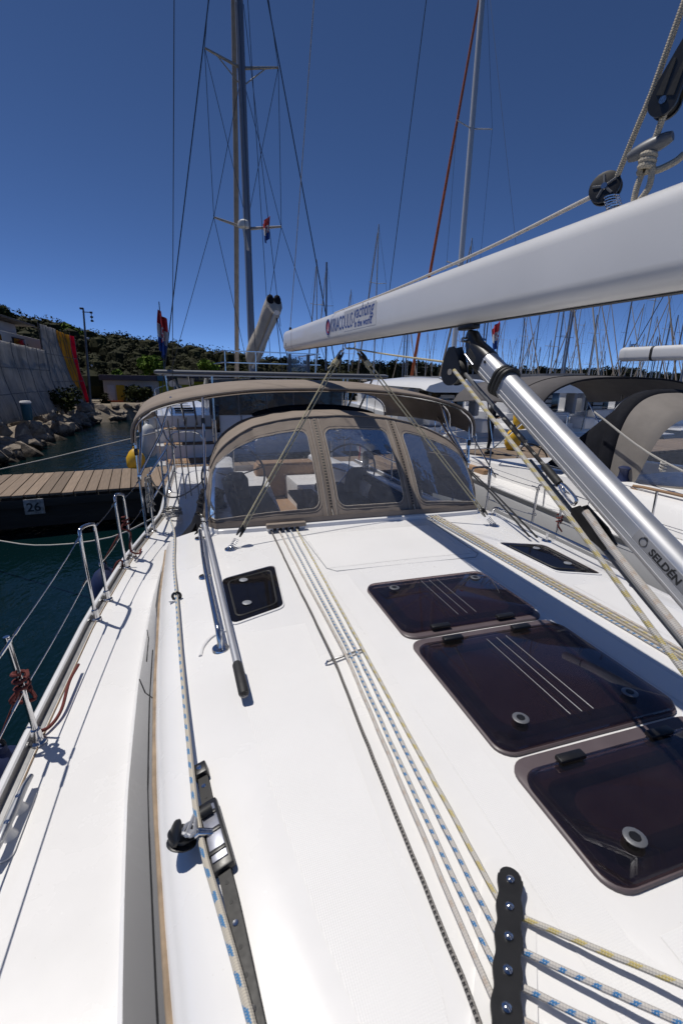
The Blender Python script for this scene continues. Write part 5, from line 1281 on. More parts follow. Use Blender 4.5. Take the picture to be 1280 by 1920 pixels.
# coiled line on the pushpit
P = []
R5 = random.Random(4)
for k in range(90):
    a = k*.42; P.append((xo(5.05)+.04+.03*math.sin(a*1.3)+R5.uniform(-.012, .012), 4.98+.04*math.cos(a*.9), ZD+.42+.26*math.cos(a)*(.6+.4*R5.random())*.75))
tag(rope('coiled_line', P, .006, 'rope_plain', None, 6, 3), 'tangled white line hung on the pushpit corner', 'rope')
P = []
for k in range(70):
    a = k*.5; P.append((xo(5.5)+.16+.10*math.cos(a)*(.6+.4*R5.random()), 5.45+.13*math.sin(a)*(.6+.4*R5.random()), ZD+.03+.0012*k+R5.uniform(0, .012)))
tag(rope('coiled_line', P, .0085, 'rope_plain', None, 6, 3), 'heap of white mooring line around the stern cleat', 'rope')
for k, (x, y) in enumerate(((-.30, 5.9), (-.22, 6.15), (-.15, 6.3), (-.05, 6.25))):
    tag(rope('tackle_line', [(x, y, ZD+.05), (x-.02, y+.02, ZD+.7), (x-.05+.03*k, y+.1, ZD+1.08)], .008, 'rope_plain', None, 6), ('leftmost', 'second from left', 'third from left', 'rightmost')[k]+' of the white tackle lines rising from our port stern deck', 'rope', 'white tackle lines at the port stern')
tag(rope('slack_line', [(xo(5)+.05, 5.0, ZD+.62), (-.42, 5.2, ZD+.35), (-.25, 5.5, ZD+.25), (-.02, 5.75, ZD+.34), (.05, 5.8, ZD+.45)], .009, 'rope_plain', None, 6), 'slack white line looped from the pushpit towards the cockpit', 'rope')
cvr = thing('winch_cover', 'dark navy cloth cover peaked over the port winch by the sprayhood', 'cover', (-.1, 4.35, 1.45))
cb_ = MB(); rr_ = []
for (z, s_, dx) in ((1.44, 1.0, 0), (1.52, .95, .02), (1.66, .74, .06), (1.78, .55, .08), (1.88, .46, .09), (1.93, .36, .09)):
    rr_.append([(-.06+dx+s_*(.15*math.cos(a)+.02*math.cos(3*a)), 4.36+s_*(.30*math.sin(a)), z+.03*math.sin(2*a)) for a in [6.283*k/18 for k in range(18)]])
cb_.loft(rr_); obj('cloth', cb_, 'canvas_dark', cvr)
for k in range(3): obj('fold', MB().tube([(-.06+.09+(.075)*math.cos(a)+.02*k, 4.36+.13*math.sin(a), 1.86+.05*k) for a in [6.283*q/12 for q in range(12)]], .02, 7, closed=True), 'canvas_dark', cvr)
obj('apron', MB().loft([[(-.36, 3.85, ZD+.05), (-.30, 3.9, ZD+.06)], [(-.26, 4.1, ZD+.13), (-.10, 4.15, ZD+.28)], [(-.22, 4.4, ZD+.14), (-.02, 4.45, ZD+.36)]], False), 'canvas_dark', cvr)
# gangway from our stern to the pontoon
gw = thing('gangway', 'white slatted wooden gangway between our stern and the pontoon', 'gangway', (.85, 9.2, 1.0))
for s in (-1, 1): obj('side_rail', MB().tube([(.62+s*.2, 8.3, 1.30), (.55+s*.2, 10.6, .86)], .022, 8), 'seat_white', gw)
for k in range(17):
    t_ = (k+.5)/17; obj('slat', MB().box((.62-.07*t_, 8.3+2.3*t_, 1.315-.44*t_), (.40, .08, .022), Matrix.Rotation(-.19, 3, 'X'), .004, 1), 'slat_wood', gw)

# ------------------------------------------------------------------ neighbour yacht to starboard
N = 6.28
nb = thing('sailing_yacht', 'white sailing yacht moored alongside on the right under a grey bimini', 'sailing yacht', (N, 3, 0))
NH = [(-6, .2), (-4, 1.35), (-2, 1.85), (0, 2.05), (2, 2.12), (4, 2.08), (5.6, 2.0), (7, 1.9), (8.2, 1.78)]
nys = [-6+.5*k for k in range(29)]+[8.2]
b = MB(); b.loft([[(N-h, y, 1.40), (N-h-.01, y, 1.33), (N-h*.97, y, .7), (N-h*.85, y, .02), (N, y, -.4), (N+h*.85, y, .02), (N+h*.97, y, .7), (N+h+.01, y, 1.33), (N+h, y, 1.40)] for y in nys for h in [interp(NH, y)]], False)
b.f.append(tuple((len(nys)-1)*9+k for k in range(9))); obj('hull', b, 'hull_white', nb)
b = MB(); b.loft([[(N-interp(NH, y), y, 1.398), (N, y, 1.42), (N+interp(NH, y), y, 1.398)] for y in nys], False); obj('deck', b, 'gelcoat', nb)
for s in (-1, 1):
    b = MB(); b.loft([[(N+s*(interp(NH, y)-a), y, 1.40+h) for a, h in ((-.01, -.02), (-.01, .03), (.02, .035), (.03, 0))] for y in nys], False); obj('toe_rail', b, 'rail_alu', nb)
b = MB(); rows = []
for y in [-3, -2, -1, 0, 1, 2, 3, 4, 4.7]:
    k = min(1, (y+3.4)/1.5); w_ = 1.42*min(1, .6+.4*k)
    rows.append([(N-w_, y, 1.41), (N-w_+.10, y, 1.41+.27*k), (N-w_+.22, y, 1.41+.34*k), (N-.7, y, 1.41+.38*k), (N, y, 1.41+.40*k), (N+.7, y, 1.41+.38*k), (N+w_-.22, y, 1.41+.34*k), (N+w_-.10, y, 1.41+.27*k), (N+w_, y, 1.41)])
b.loft(rows, False); b.f.append(tuple((len(rows)-1)*9+k for k in range(9))); obj('coachroof', b, 'gelcoat', nb)
b = MB(); b.loft([[(N-1.415, y, 1.47), (N-1.345, y, 1.64)] for y in (-1, 0, 1, 2, 2.6)], False); obj('side_window', b, 'win_dark', nb)
for s in (-1, 1):
    b = MB(); rows = []
    for k in range(8):
        y = 4.6+.5*k; top = 1.78-.03*k
        rows.append([(N+s*1.42, y, 1.40), (N+s*1.36, y, top-.03), (N+s*1.30, y, top), (N+s*1.08, y, top), (N+s*1.04, y, 1.3), (N+s*.55, y, 1.3), (N+s*.55, y, .95)])
    b.loft(rows, False); obj('coaming', b, 'gelcoat', nb)
obj('cockpit_sole', MB().box((N, 6.4, .93), (1.2, 3.6, .04)), 'teak', nb)
obj('grab_rail', MB().tube(catmull([(N-1.18, 4.1, 1.72), (N-1.18, 4.05, 1.80), (N-1.15, 2.0, 1.81), (N-1.15, 1.95, 1.74)], 5), .018, 8), 'teak', nb)
obj('winch', MB().lathe([(.09, 0), (.06, .07), (.055, .14), (.08, .18), (.04, .2)], (N-.95, 4.55, 1.76), n=18), 'navy', nb)
for y in (3.2, 4.75, 6.1):
    st = obj('stanchion', MB().tube([(N-interp(NH, y)+.05, y, 1.40), (N-interp(NH, y)+.03, y, 2.0)], .0125, 8), 'steel', nb)
for h in (.58, .30): obj('lifeline', MB().tube([(N-interp(NH, y)+.035, y, 1.4+h) for y in (-1, 3.2, 4.75, 6.1, 7.2)], .0035, 6), 'steel', nb)
obj('pushpit', MB().tube(catmull([(N-1.84, 6.9, 1.42), (N-1.86, 6.9, 1.98), (N-1.84, 7.05, 2.03), (N-1.75, 8.0, 2.03), (N-1.4, 8.15, 2.03), (N-.9, 8.15, 2.0), (N-.85, 8.15, 1.42)], 6), .0135, 8), 'steel', nb)
obj('pushpit', MB().tube([(N-1.77, 7.6, 1.42), (N-1.79, 7.6, 2.03)], .0125, 8), 'steel', nb)
obj('horseshoe_buoy', MB().tube([(N-1.55+.16*math.cos(a), 8.02, 1.75+.22*math.sin(a)) for a in [-.9+4.9*k/20 for k in range(21)]], .075, 10), 'fender_white', nb)
# steering pedestal, bench slats seen through the hood
obj('stern_bench', MB().box((N-1.15, 7.3, 1.42), (.7, .9, .14), None, .03), 'teak', nb)
# neighbour's sprayhood
ns = thing('sprayhood', 'beige sprayhood, rear painted dark for shade, of the yacht moored on the right', 'sprayhood', (N, 4.4, 1.75))
NP = [(0, 2.93), (.34, 2.91), (.60, 2.82), (.78, 2.65), (.88, 2.40), (.92, 2.1), (.94, 1.76)]
def nhoop(y, wid=1., lift=0., n=60):
    half = catmull([V((p[0]*wid, 0, 1.76+(p[1]-1.76)*(1+lift))) for p in NP], 8); full = [V((-p.x, 0, p.z)) for p in reversed(half)]+half[1:]
    return [V((N+full[int(k*(len(full)-1)/n)].x, y, full[int(k*(len(full)-1)/n)].z)) for k in range(n+1)]
h1_, h2_, h3_ = nhoop(4.42, .985, -.16), nhoop(4.78, 1.0, -.03), nhoop(5.02, 1.01, 0)
ft_ = []
for k in range(61):
    a = (k/60-.5)*2; ft_.append(V((N+.94*a, 3.60+.72*abs(a)**4, 1.78)))
mid = [ft_[k].lerp(h1_[k], .86)+V((0, -.02, .02)) for k in range(61)]
low = [ft_[k].lerp(h1_[k], .10) for k in range(61)]
b = MB(); b.loft([low, [low[k].lerp(mid[k], .5)+V((0, -.02, .01)) for k in range(61)], mid], False); obj('clear_window', b, 'vinyl', ns)
b = MB(); b.loft([ft_, low], False); obj('foot_band', b, 'canvas_beige', ns)
b = MB(); b.loft([mid, [mid[k].lerp(h1_[k], .5)+V((0, -.015, .01)) for k in range(61)], h1_, h2_], False); obj('front_panel', b, 'canvas_beige', ns)
b = MB(); b.loft([h2_, [h2_[k].lerp(h3_[k], .5)+V((0, 0, .03)) for k in range(61)], h3_], False); o = obj('shaded_rear_band', b, 'canvas_dark', ns); o.modifiers.new('t', 'SOLIDIFY').thickness = .008  # bimini shade on the hood, put into the dark canvas colour
b = MB(); b.loft([[h3_[k].lerp(V((N-1.1, 5.4+.03*k, 1.74)), t_) for t_ in (0, .5, 1)] for k in range(1, 16)], False); obj('shaded_side_wing', b, 'canvas_dark', ns)  # dark colour stands for the shade on this side flap
obj('bow_tube', MB().tube([p+V((.01, .02, -.02)) for p in h3_[4:-3]], .0125, 8), 'steel', ns)
tag(rope('running_line', [(N-1.05, 5.1, 2.62), (N-1.02, 4.0, 2.12), (N-1.1, 2.3, 1.80)], .014, 'rope_plain', None, 8), 'beige sheet crossing in front of the neighbouring sprayhood', 'rope')
P = []
for k in range(30): a = k*.7; P.append((N-1.03+.03*math.cos(a), 3.98+.03*math.sin(a), 2.12-.004*k))
tag(rope('line_knot', P, .012, 'rope_plain', None, 8, 3), 'knot on the beige sheet before the neighbouring clear window', 'rope')
nbm = thing('bimini', 'dark grey canvas bimini over the neighbouring yacht on the right', 'bimini', (N, 6.6, 1.4))
BN = [(0, 3.09), (.6, 3.075), (1.0, 3.03), (1.3, 2.94), (1.5, 2.82), (1.62, 2.66)]
def bhoop(y, wid=1., lift=0., n=48):
    half = catmull([V((p[0]*wid, 0, p[1]+lift)) for p in BN], 8); full = [V((-p.x, 0, p.z)) for p in reversed(half)]+half[1:]
    return [V((N+full[int(k*(len(full)-1)/n)].x, y, full[int(k*(len(full)-1)/n)].z)) for k in range(n+1)]
hs_ = [bhoop(5.5, 1., -.0), bhoop(6.1, 1.01, .03), bhoop(6.9, 1.01, .03), bhoop(7.9, 1., -.04)]
b = MB(); b.loft(hs_, False); o = obj('canopy', b, 'canvas_grey', nbm); o.modifiers.new('t', 'SOLIDIFY').thickness = .008
obj('front_hem', MB().tube(hs_[0], .014, 8), 'canvas_dark', nbm); obj('seam', MB().tube([p+V((0, 0, .004)) for p in hs_[1]], .006, 6), 'canvas_dark', nbm)
for s in (-1, 1):
    for (a, c2) in (((1.62, 7.9, 2.62), (1.42, 6.6, 1.42)), ((1.62, 7.9, 2.62), (1.75, 8.1, 2.0)), ((1.62, 5.5, 2.66), (1.45, 6.7, 1.9)), ((1.5, 7.0, 2.8), (1.45, 6.7, 1.9))):
        obj('leg', MB().tube([(N+s*a[0], a[1], a[2]), (N+s*c2[0], c2[1], c2[2])], .0135, 8), 'steel', nbm)
nbo = thing('boom', 'white boom with a black strap above the neighbouring bimini', 'boom', (N, 3, 3.3))
def nsec(y, k=1.): return [(N+a*k, y, 3.43-.012*(5.75-y)+c_*k) for a, c_ in rrect(.15, .20, .06, 6)]
b = MB(); b.loft([nsec(y) for y in (-1, 2, 5.66)]); obj('extrusion', b, 'boom_white', nbo, 30); obj('end_cap', MB().loft([nsec(5.66, 1.02), nsec(5.74, 1.02), nsec(5.78, .85)]), 'boom_white', nbo, 30)
obj('strap', MB().loft([nsec(5.22, 1.03), nsec(5.26, 1.03)]), 'black_rubber', nbo)
obj('topping_wire', MB().tube([(N, 5.6, 3.52), (N, -1, 17)], .006, 6), 'wire', nbo)
obj('mainsheet_eye', MB().box((N, 5.62, 3.55), (.04, .06, .05), None, .01), 'steel', nbo)

# ------------------------------------------------------------------ catamaran across the pontoon
CR = rad(4.2)
ct = thing('catamaran', 'white sailing catamaran with grey hardtop, stern to the far side of the pontoon', 'catamaran', (2.45, 13.05, 0), CR)
LOCAL[0] = True
def cat_hull(s):
    b = MB(); rows = []
    for y, w_, top in ((0, .86, .72), (.95, .9, .74), (.96, .9, 1.10), (1.5, .92, 1.12), (1.51, .92, 1.48), (2.0, .94, 1.5), (2.01, .94, 1.86), (5, 1.0, 1.95), (9, .8, 2.02), (11.2, .25, 2.1)):
        x0 = s*2.65; rows.append([(x0-w_, y, top), (x0-w_*.98, y, .7 if top > .8 else top-.12), (x0-w_*.8, y, -.1), (x0+w_*.8, y, -.1), (x0+w_*.98, y, .7 if top > .8 else top-.12), (x0+w_, y, top)])
    b.loft(rows); return b
for s in (-1, 1):
    hl_ = obj('hull', cat_hull(s), 'hull_white', ct)
    for (y0, y1, z) in ((.06, .9, .735), (1.0, 1.45, 1.125), (1.55, 1.95, 1.51)):
        for k in range(9): obj('teak_strip', MB().box((s*2.65-.62+.155*k, (y0+y1)/2, z), (.145, y1-y0, .02), None, .003, 1), 'teak', hl_)
    for y in (3.2, 4.2, 5.2, 6.4): obj('deck_hatch', MB().box((s*2.65-s*.05, y, 1.945+.015*(y-5)*.5), (.62, .22, .05), None, .02), 'win_dark', hl_)
    for y in (.3, 2.2, 4.0, 6.0): obj('stanchion', MB().tube([(s*3.45, y, 1.0 if y < 2 else 1.9), (s*3.47, y, 2.5)], .02, 6), 'steel', ct)
    obj('lifeline', MB().tube([(s*3.47, .3, 2.48), (s*3.47, 6, 2.52), (s*3.0, 10, 2.6)], .008, 5), 'steel', ct)
    obj('boarding_rail', MB().tube(catmull([(s*1.95, .5, .75), (s*1.95, .5, 1.75), (s*1.95, .55, 1.82), (s*1.95, 1.2, 1.82), (s*1.95, 1.25, 1.75), (s*1.95, 1.25, 1.1)], 4), .022, 6).tube([(s*1.95, .5, 1.3), (s*1.95, 1.25, 1.3)], .018, 6), 'steel', ct)
obj('bridge_deck', MB().box((0, 5.2, 1.05), (3.6, 8, .7), None, .08), 'hull_white', ct)
obj('aft_bulwark', MB().box((0, 1.35, 1.45), (3.5, .16, .95), None, .05), 'hull_white', ct)
for x in (-1.1, 0, 1.1): obj('panel_joint', MB().box((x, 1.26, 1.5), (.02, .02, .8)), 'dark_print', ct)
obj('saloon', MB().loft([[(a*1.9, 4.4+c_*1.8, 1.4) for a, c_ in rrect(2, 2, .3, 5)], [(a*1.85, 4.4+c_*1.8, 2.3) for a, c_ in rrect(2, 2, .3, 5)], [(a*1.7, 4.4+c_*1.75, 2.95) for a, c_ in rrect(2, 2, .35, 5)]]), 'hull_white', ct)
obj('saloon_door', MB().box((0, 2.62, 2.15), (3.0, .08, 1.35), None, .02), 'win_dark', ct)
for s in (-1, 1):
    obj('cockpit_side', MB().box((s*1.82, 2.0, 1.85), (.18, 1.5, 1.0), None, .06), 'hull_white', ct)
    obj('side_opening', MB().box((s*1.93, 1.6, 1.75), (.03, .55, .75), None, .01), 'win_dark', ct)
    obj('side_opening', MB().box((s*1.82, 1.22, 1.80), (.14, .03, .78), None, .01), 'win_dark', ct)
# vinyl curtains hung from the hardtop
for k in range(5):
    x0 = -2.0+k*.84; b = MB(); b.box((x0+.42, 1.25, 2.42), (.80, .012, 1.0)); obj('curtain', b, 'curtain_dark', ct)
    obj('curtain_seam', MB().tube([(x0, 1.24, 1.92), (x0, 1.24, 3.0)], .02, 6), 'grey_cloth', ct)
obj('painted_cockpit_shade', MB().box((0, 2.5, 2.35), (3.5, .05, 1.0)), 'wall_dark', ct)  # dark sheet standing in for the shade inside the cockpit
ht = obj('hardtop', MB().loft([[(a*w_, 2.7+c_*d_, z) for a, c_ in rrect(2, 2, .12, 5)] for w_, d_, z in ((3.38, 2.3, 3.055), (3.43, 2.36, 3.075), (3.43, 2.36, 3.125), (3.36, 2.28, 3.16))]), 'grey_plastic', ct)
obj('hardtop_liner', MB().loft([[(a*3.2, 2.7+c_*2.15, z) for a, c_ in rrect(2, 2, .12, 5)] for z in (3.01, 3.052)]), 'hull_white', ct)
for s in (-1, 1):
    for (x, y, x2, y2) in ((2.9, .6, 2.7, 1.6), (2.55, .75, 2.35, 1.8), (1.95, .7, 1.95, .75), (3.1, 3.2, 3.0, 3.2)):
        obj('post', MB().tube([(s*x2, y2, 1.6), (s*x, y, 3.02)], .03, 8), 'steel', ct)
obj('rolled_cover', MB().tube([(-3.0, .9, 2.8), (-2.85, 1.4, 2.86), (-2.4, 1.5, 2.86)], .09, 8), 'fender_white', ct)
# rail on the hardtop
rb_ = MB()
for z in (3.42, 3.75): rb_.tube(catmull([(-1.5, 4.0, z), (-1.45, 2.0, z), (-1.3, 1.75, z), (1.3, 1.75, z), (1.5, 2.0, z), (1.5, 4.0, z)], 4), .017, 6)
for x in (-1.42, -.5, .5, 1.42): rb_.tube([(x, 1.8, 3.15), (x, 1.8, 3.75)], .017, 6)
obj('hardtop_rail', rb_, 'steel', ct)
obj('helm_screen_frame', MB().box((1.15, 1.7, 3.45), (.1, .05, .55)), 'grey_cloth', ct); obj('helm_screen_frame', MB().box((.55, 1.7, 3.45), (.08, .05, .55)), 'grey_cloth', ct)
obj('helm_screen', MB().box((.85, 1.68, 3.46), (.5, .012, .5)), 'vinyl', ct)
# rig
mb_ = MB(); mb_.loft([[(.0+.125*math.cos(a), 5.0+.18*math.sin(a), z) for a in [6.283*k/16 for k in range(16)]] for z in (2.9, 8, 14, 21)]); ms = obj('mast', mb_, 'mast_grey', ct)
for z in (7.95, 12.45):
    obj('spreader', MB().tube([(-1.12, 4.75, z+.12), (0, 5, z-.02)], [.035, .055], 6), 'spreader', ms); obj('spreader', MB().tube([(1.15, 4.75, z+.12), (0, 5, z-.02)], [.035, .055], 6), 'spreader', ms)
    if z > 10:
        for s in (-1, 1): obj('spreader_brace', MB().tube([(s*.75, 4.85, z+.06), (0, 5, z-.5)], .02, 5), 'spreader', ms)
obj('radar_dome', MB().lathe([(.08, 0), (.18, .03), (.20, .11), (.18, .2), (.09, .26), (.01, .27)], (-.2, 4.55, 7.8), n=18), 'fender_white', ms)
obj('radar_bracket', MB().tube([(0, 4.9, 7.2), (-.15, 4.6, 7.5), (-.2, 4.55, 7.82)], .05, 6), 'mast_white', ms)
fg = obj('furled_genoa', MB().tube([(.28, 10.6, 2.6), (.22, 8.0, 10.6), (.02, 5.3, 19)], [.10, .10, .06], 10), 'furl_beige', ct)
obj('furler_drum', MB().lathe([(.12, 0), (.14, .08), (.12, .16)], (.28, 10.7, 2.3), n=12), 'black_plastic', ct)
rig = []
for s in (-1, 1):
    rig += [[(s*3.3, 4.5, 1.95), (s*1.14, 4.75, 20.5)] if False else [(s*3.35, 4.2, 1.95), (0, 5.0, 18.4)], [(s*1.14, 4.75, 8.07), (s*1.14, 4.75, 12.57)], [(s*1.14, 4.75, 12.57), (0, 5, 20)], [(s*1.14, 4.75, 8.07), (0, 5, 12.3)], [(s*1.14, 4.75, 8.07), (s*.15, 4.9, 3.2)], [(s*1.14, 4.75, 12.57), (0, 5, 8.1)], [(s*.25, 3.0, 3.2), (s*.1, 4.9, 18)], [(s*.5, 2.6, 4.6), (s*.12, 4.9, 14)], [(s*1.14, 4.75, 8.07), (s*3.3, 4.4, 2.0)]]
for k, r_ in enumerate(rig): obj('stay', MB().tube(r_, .019 if k in (0, 9) else .010, 5), 'wire', ct)
LOCAL[0] = False
def cw(x, y, z): return tuple(Matrix.Translation((2.45, 13.05, 0)) @ Matrix.Rotation(CR, 4, 'Z') @ V((x, y, z)))
# raised boom with lazy bag
lbm = thing('boom', 'raised boom of the catamaran wrapped in a beige sail bag', 'boom', cw(.05, 4.8, 3.5))
LOCAL[0] = False
a0, a1 = V(cw(.0, 4.75, 3.45)), V(cw(.14, 1.75, 4.92)); bd_ = (a1-a0).normalized(); bx2 = bd_.cross(V((0, 0, 1))).normalized(); bu2 = bx2.cross(bd_)
obj('spar', MB().tube([a0-bu2*.1, a1-bu2*.1+bd_*.1], .085, 10), 'mast_white', lbm)
b = MB(); rr_ = []
for k in range(13):
    t_ = k/12; p = a0.lerp(a1, t_); hh = .62-.08*t_; ww = .25-.03*t_+.03*math.sin(t_*9)
    rr_.append([p+bx2*ww*q[0]+bu2*hh*q[1] for q in ((-.55, -.08), (-1, .25), (-1.02, .6), (-.75, .95), (-.25, 1.0), (0, .8+.12*(1-t_)), (.25, 1.0), (.75, .95), (1.02, .6), (1, .25), (.55, -.08))])
b.loft(rr_); obj('sail_bag', b, 'sailcloth', lbm)
for s in (-1, 1): obj('bag_mouth', MB().ball(a1+bx2*.11*s+bu2*.36+bd_*.0, .105, 10, (1.1, .6, 1.7)), 'canvas_dark', lbm)
for s in (-1, 1): obj('tackle', MB().tube([a1-bu2*.12, V(cw(.5+s*.15, 1.9, 3.2))], .012, 5), 'wire', lbm)
# fenders and cat ropes
fender('fender', cw(-3.72, 1.0, 1.25), .19, .85, 'fender_white', 'large white fender at the catamaran stern, lower of the two', 'fender', None, 'white fenders at the catamaran')
fender('fender', cw(-3.66, 1.9, 1.55), .17, .7, 'fender_white', 'large white fender behind the first at the catamaran quarter', 'fender', None, 'white fenders at the catamaran')
yb = fender('mooring_buoy', tuple(pp(-1.30, 2.35, .93)), .22, .52, 'yellow', 'yellow buoy fender at the far edge of the pontoon beside the catamaran', 'buoy')
fender('mooring_buoy', tuple(pp(10.3, 1.75, 1.12)), .26, .62, 'yellow', 'yellow buoy fender lying on the pontoon right of the standing person', 'buoy', None, 'yellow fenders by the person')
fender('mooring_buoy', (11.6, 14.6, 1.7), .30, .75, 'yellow', 'upright yellow fender hanging behind the one on the pontoon', 'buoy', None, 'yellow fenders by the person')
# cleat post and pole props on the pontoon edge near our stern
bo = thing('bollard', 'grey mooring cleat on the pontoon behind our pushpit', 'cleat', tuple(pp(-.6, .35, .8)))
obj('stem', MB().lathe([(.09, 0), (.06, .05), (.05, .14)], pp(-.6, .35, .797), n=12), 'grey_plastic', bo); obj('horn', MB().tube([pp(-.78, .35, .95), pp(-.6, .35, .93), pp(-.42, .35, .95)], [.03, .05, .03], 8), 'grey_plastic', bo)
# flags
def flag(name, top, h, wd, label, drape=.5, seed=0, tilt=.1):
    t = thing(name, label, 'flag', top); th = h/3
    top = V(top); R = random.Random(seed)
    for k, m in enumerate(('flag_red', 'flag_white', 'flag_blue')):
        b = MB(); rows = []
        for j in range(7):
            z = -(k+j/6)*th; row = []
            for i in range(13):
                u = i/12; row.append(top+V((wd*u*drape*(.5+.5*math.cos(z*2))+.05*math.sin(u*9+z*3), .07*math.sin(u*12+z*5+seed), z-u*wd*.55)))
            rows.append(row)
        b.loft(rows, False); o = obj('stripe', b, m, t)
    b = MB()
    for i in range(4):
        for j in range(4):
            if (i+j) % 2 == 0:
                u = .35+.09*i; z = -1.0*th-(j/4)*th*1.2
                b.box(top+V((wd*u*drape*(.5+.5*math.cos(z*2))+.05*math.sin(u*9+z*3), .07*math.sin(u*12+z*5+seed)-.012, z-u*wd*.55)), (wd*.055, .01, th*.26))
    obj('chequer', b, 'flag_red', t)
    return t
flag('flag', (-.78, 13.3, 4.62), .95, .45, 'red, white and blue chequered flag hanging limp on the left against the woods', .40, 1)
obj('flag_line', MB().tube([(-.73, 13.32, 4.8), (-.75, 13.32, 3.1)], .012, 5), 'wire', bpy.data.objects['flag'])
flag('flag', cw(.72, 4.7, 8.35), .62, .5, 'small red, white and blue flag under the lower spreader of the tall mast', -.5, 2)
flag('flag', (12.9, 18.5, 5.55), .95, .62, 'red, white and blue flag leaning behind the black vang head', -.5, 3)

# ------------------------------------------------------------------ white motor yacht behind the pontoon on the right
my = thing('motor_yacht', 'white motor cruiser with rounded hardtop across the pontoon behind the vang', 'motor yacht', (9.9, 14.9, 0), rad(5))
LOCAL[0] = True
b = MB(); b.loft([[(-1.9, y, t_), (-1.95, y, .6), (-1.5, y, -.1), (1.5, y, -.1), (1.95, y, .6), (1.9, y, t_)] for y, t_ in ((0, .75), (1.2, .8), (1.21, 1.25), (2.6, 1.3), (2.61, 1.6), (8, 1.9))]); obj('hull', b, 'hull_white', my)
obj('stern_platform', MB().box((0, -.35, .66), (3.4, .9, .1), None, .04), 'gelcoat', my)
obj('cabin', MB().box((0, 5.2, 2.1), (3.2, 4.6, 1.4), None, .15), 'hull_white', my)
obj('cockpit_opening', MB().box((.3, 2.86, 2.1), (2.2, .06, 1.0), None, .02), 'win_dark', my)
obj('door_frame', MB().box((-.35, 2.8, 2.1), (.12, .1, 1.1), None, .02), 'grey_plastic', my)
for k in range(4): obj('locker', MB().box((.55, 2.8, 1.75+.2*k), (.7, .06, .15), None, .02), 'seat_white', my)
obj('hardtop', MB().loft([[(-1.75, y, 2.72+d_), (-1.6, y, 2.9+d_), (-1.0, y, 3.06+d_), (0, y, 3.12+d_), (1.0, y, 3.06+d_), (1.6, y, 2.9+d_), (1.75, y, 2.72+d_), (1.4, y, 2.66+d_), (-1.4, y, 2.66+d_)] for y, d_ in ((.9, -.08), (1.3, .0), (4, .05), (7, -.1))]), 'hull_white', my)
for x in (-.9, .5): obj('hardtop_strap', MB().tube([(x-.75*(x < -2), 1.0, 2.70), (x, 1.05, 3.0), (x, 1.4, 3.12), (x, 4, 3.17)], .025, 6), 'grey_plastic', my)
for s in (-1, 1): obj('pillar', MB().box((s*1.5, 2.2, 2.15), (.22, .5, 1.1), None, .05), 'plain_grey', my)
obj('bench', MB().box((-.2, 1.7, 1.5), (1.9, .5, .45), None, .08), 'seat_white', my); obj('bench', MB().box((1.0, 1.0, 1.3), (.6, .9, .5), None, .08), 'seat_white', my)
obj('rail', MB().tube(catmull([(-1.7, .2, .8), (-1.7, .2, 1.6), (-1.6, .3, 1.7), (-.8, .3, 1.7), (-.7, .3, 1.6), (-.7, .3, .8)], 4), .02, 6), 'steel', my)
LOCAL[0] = False

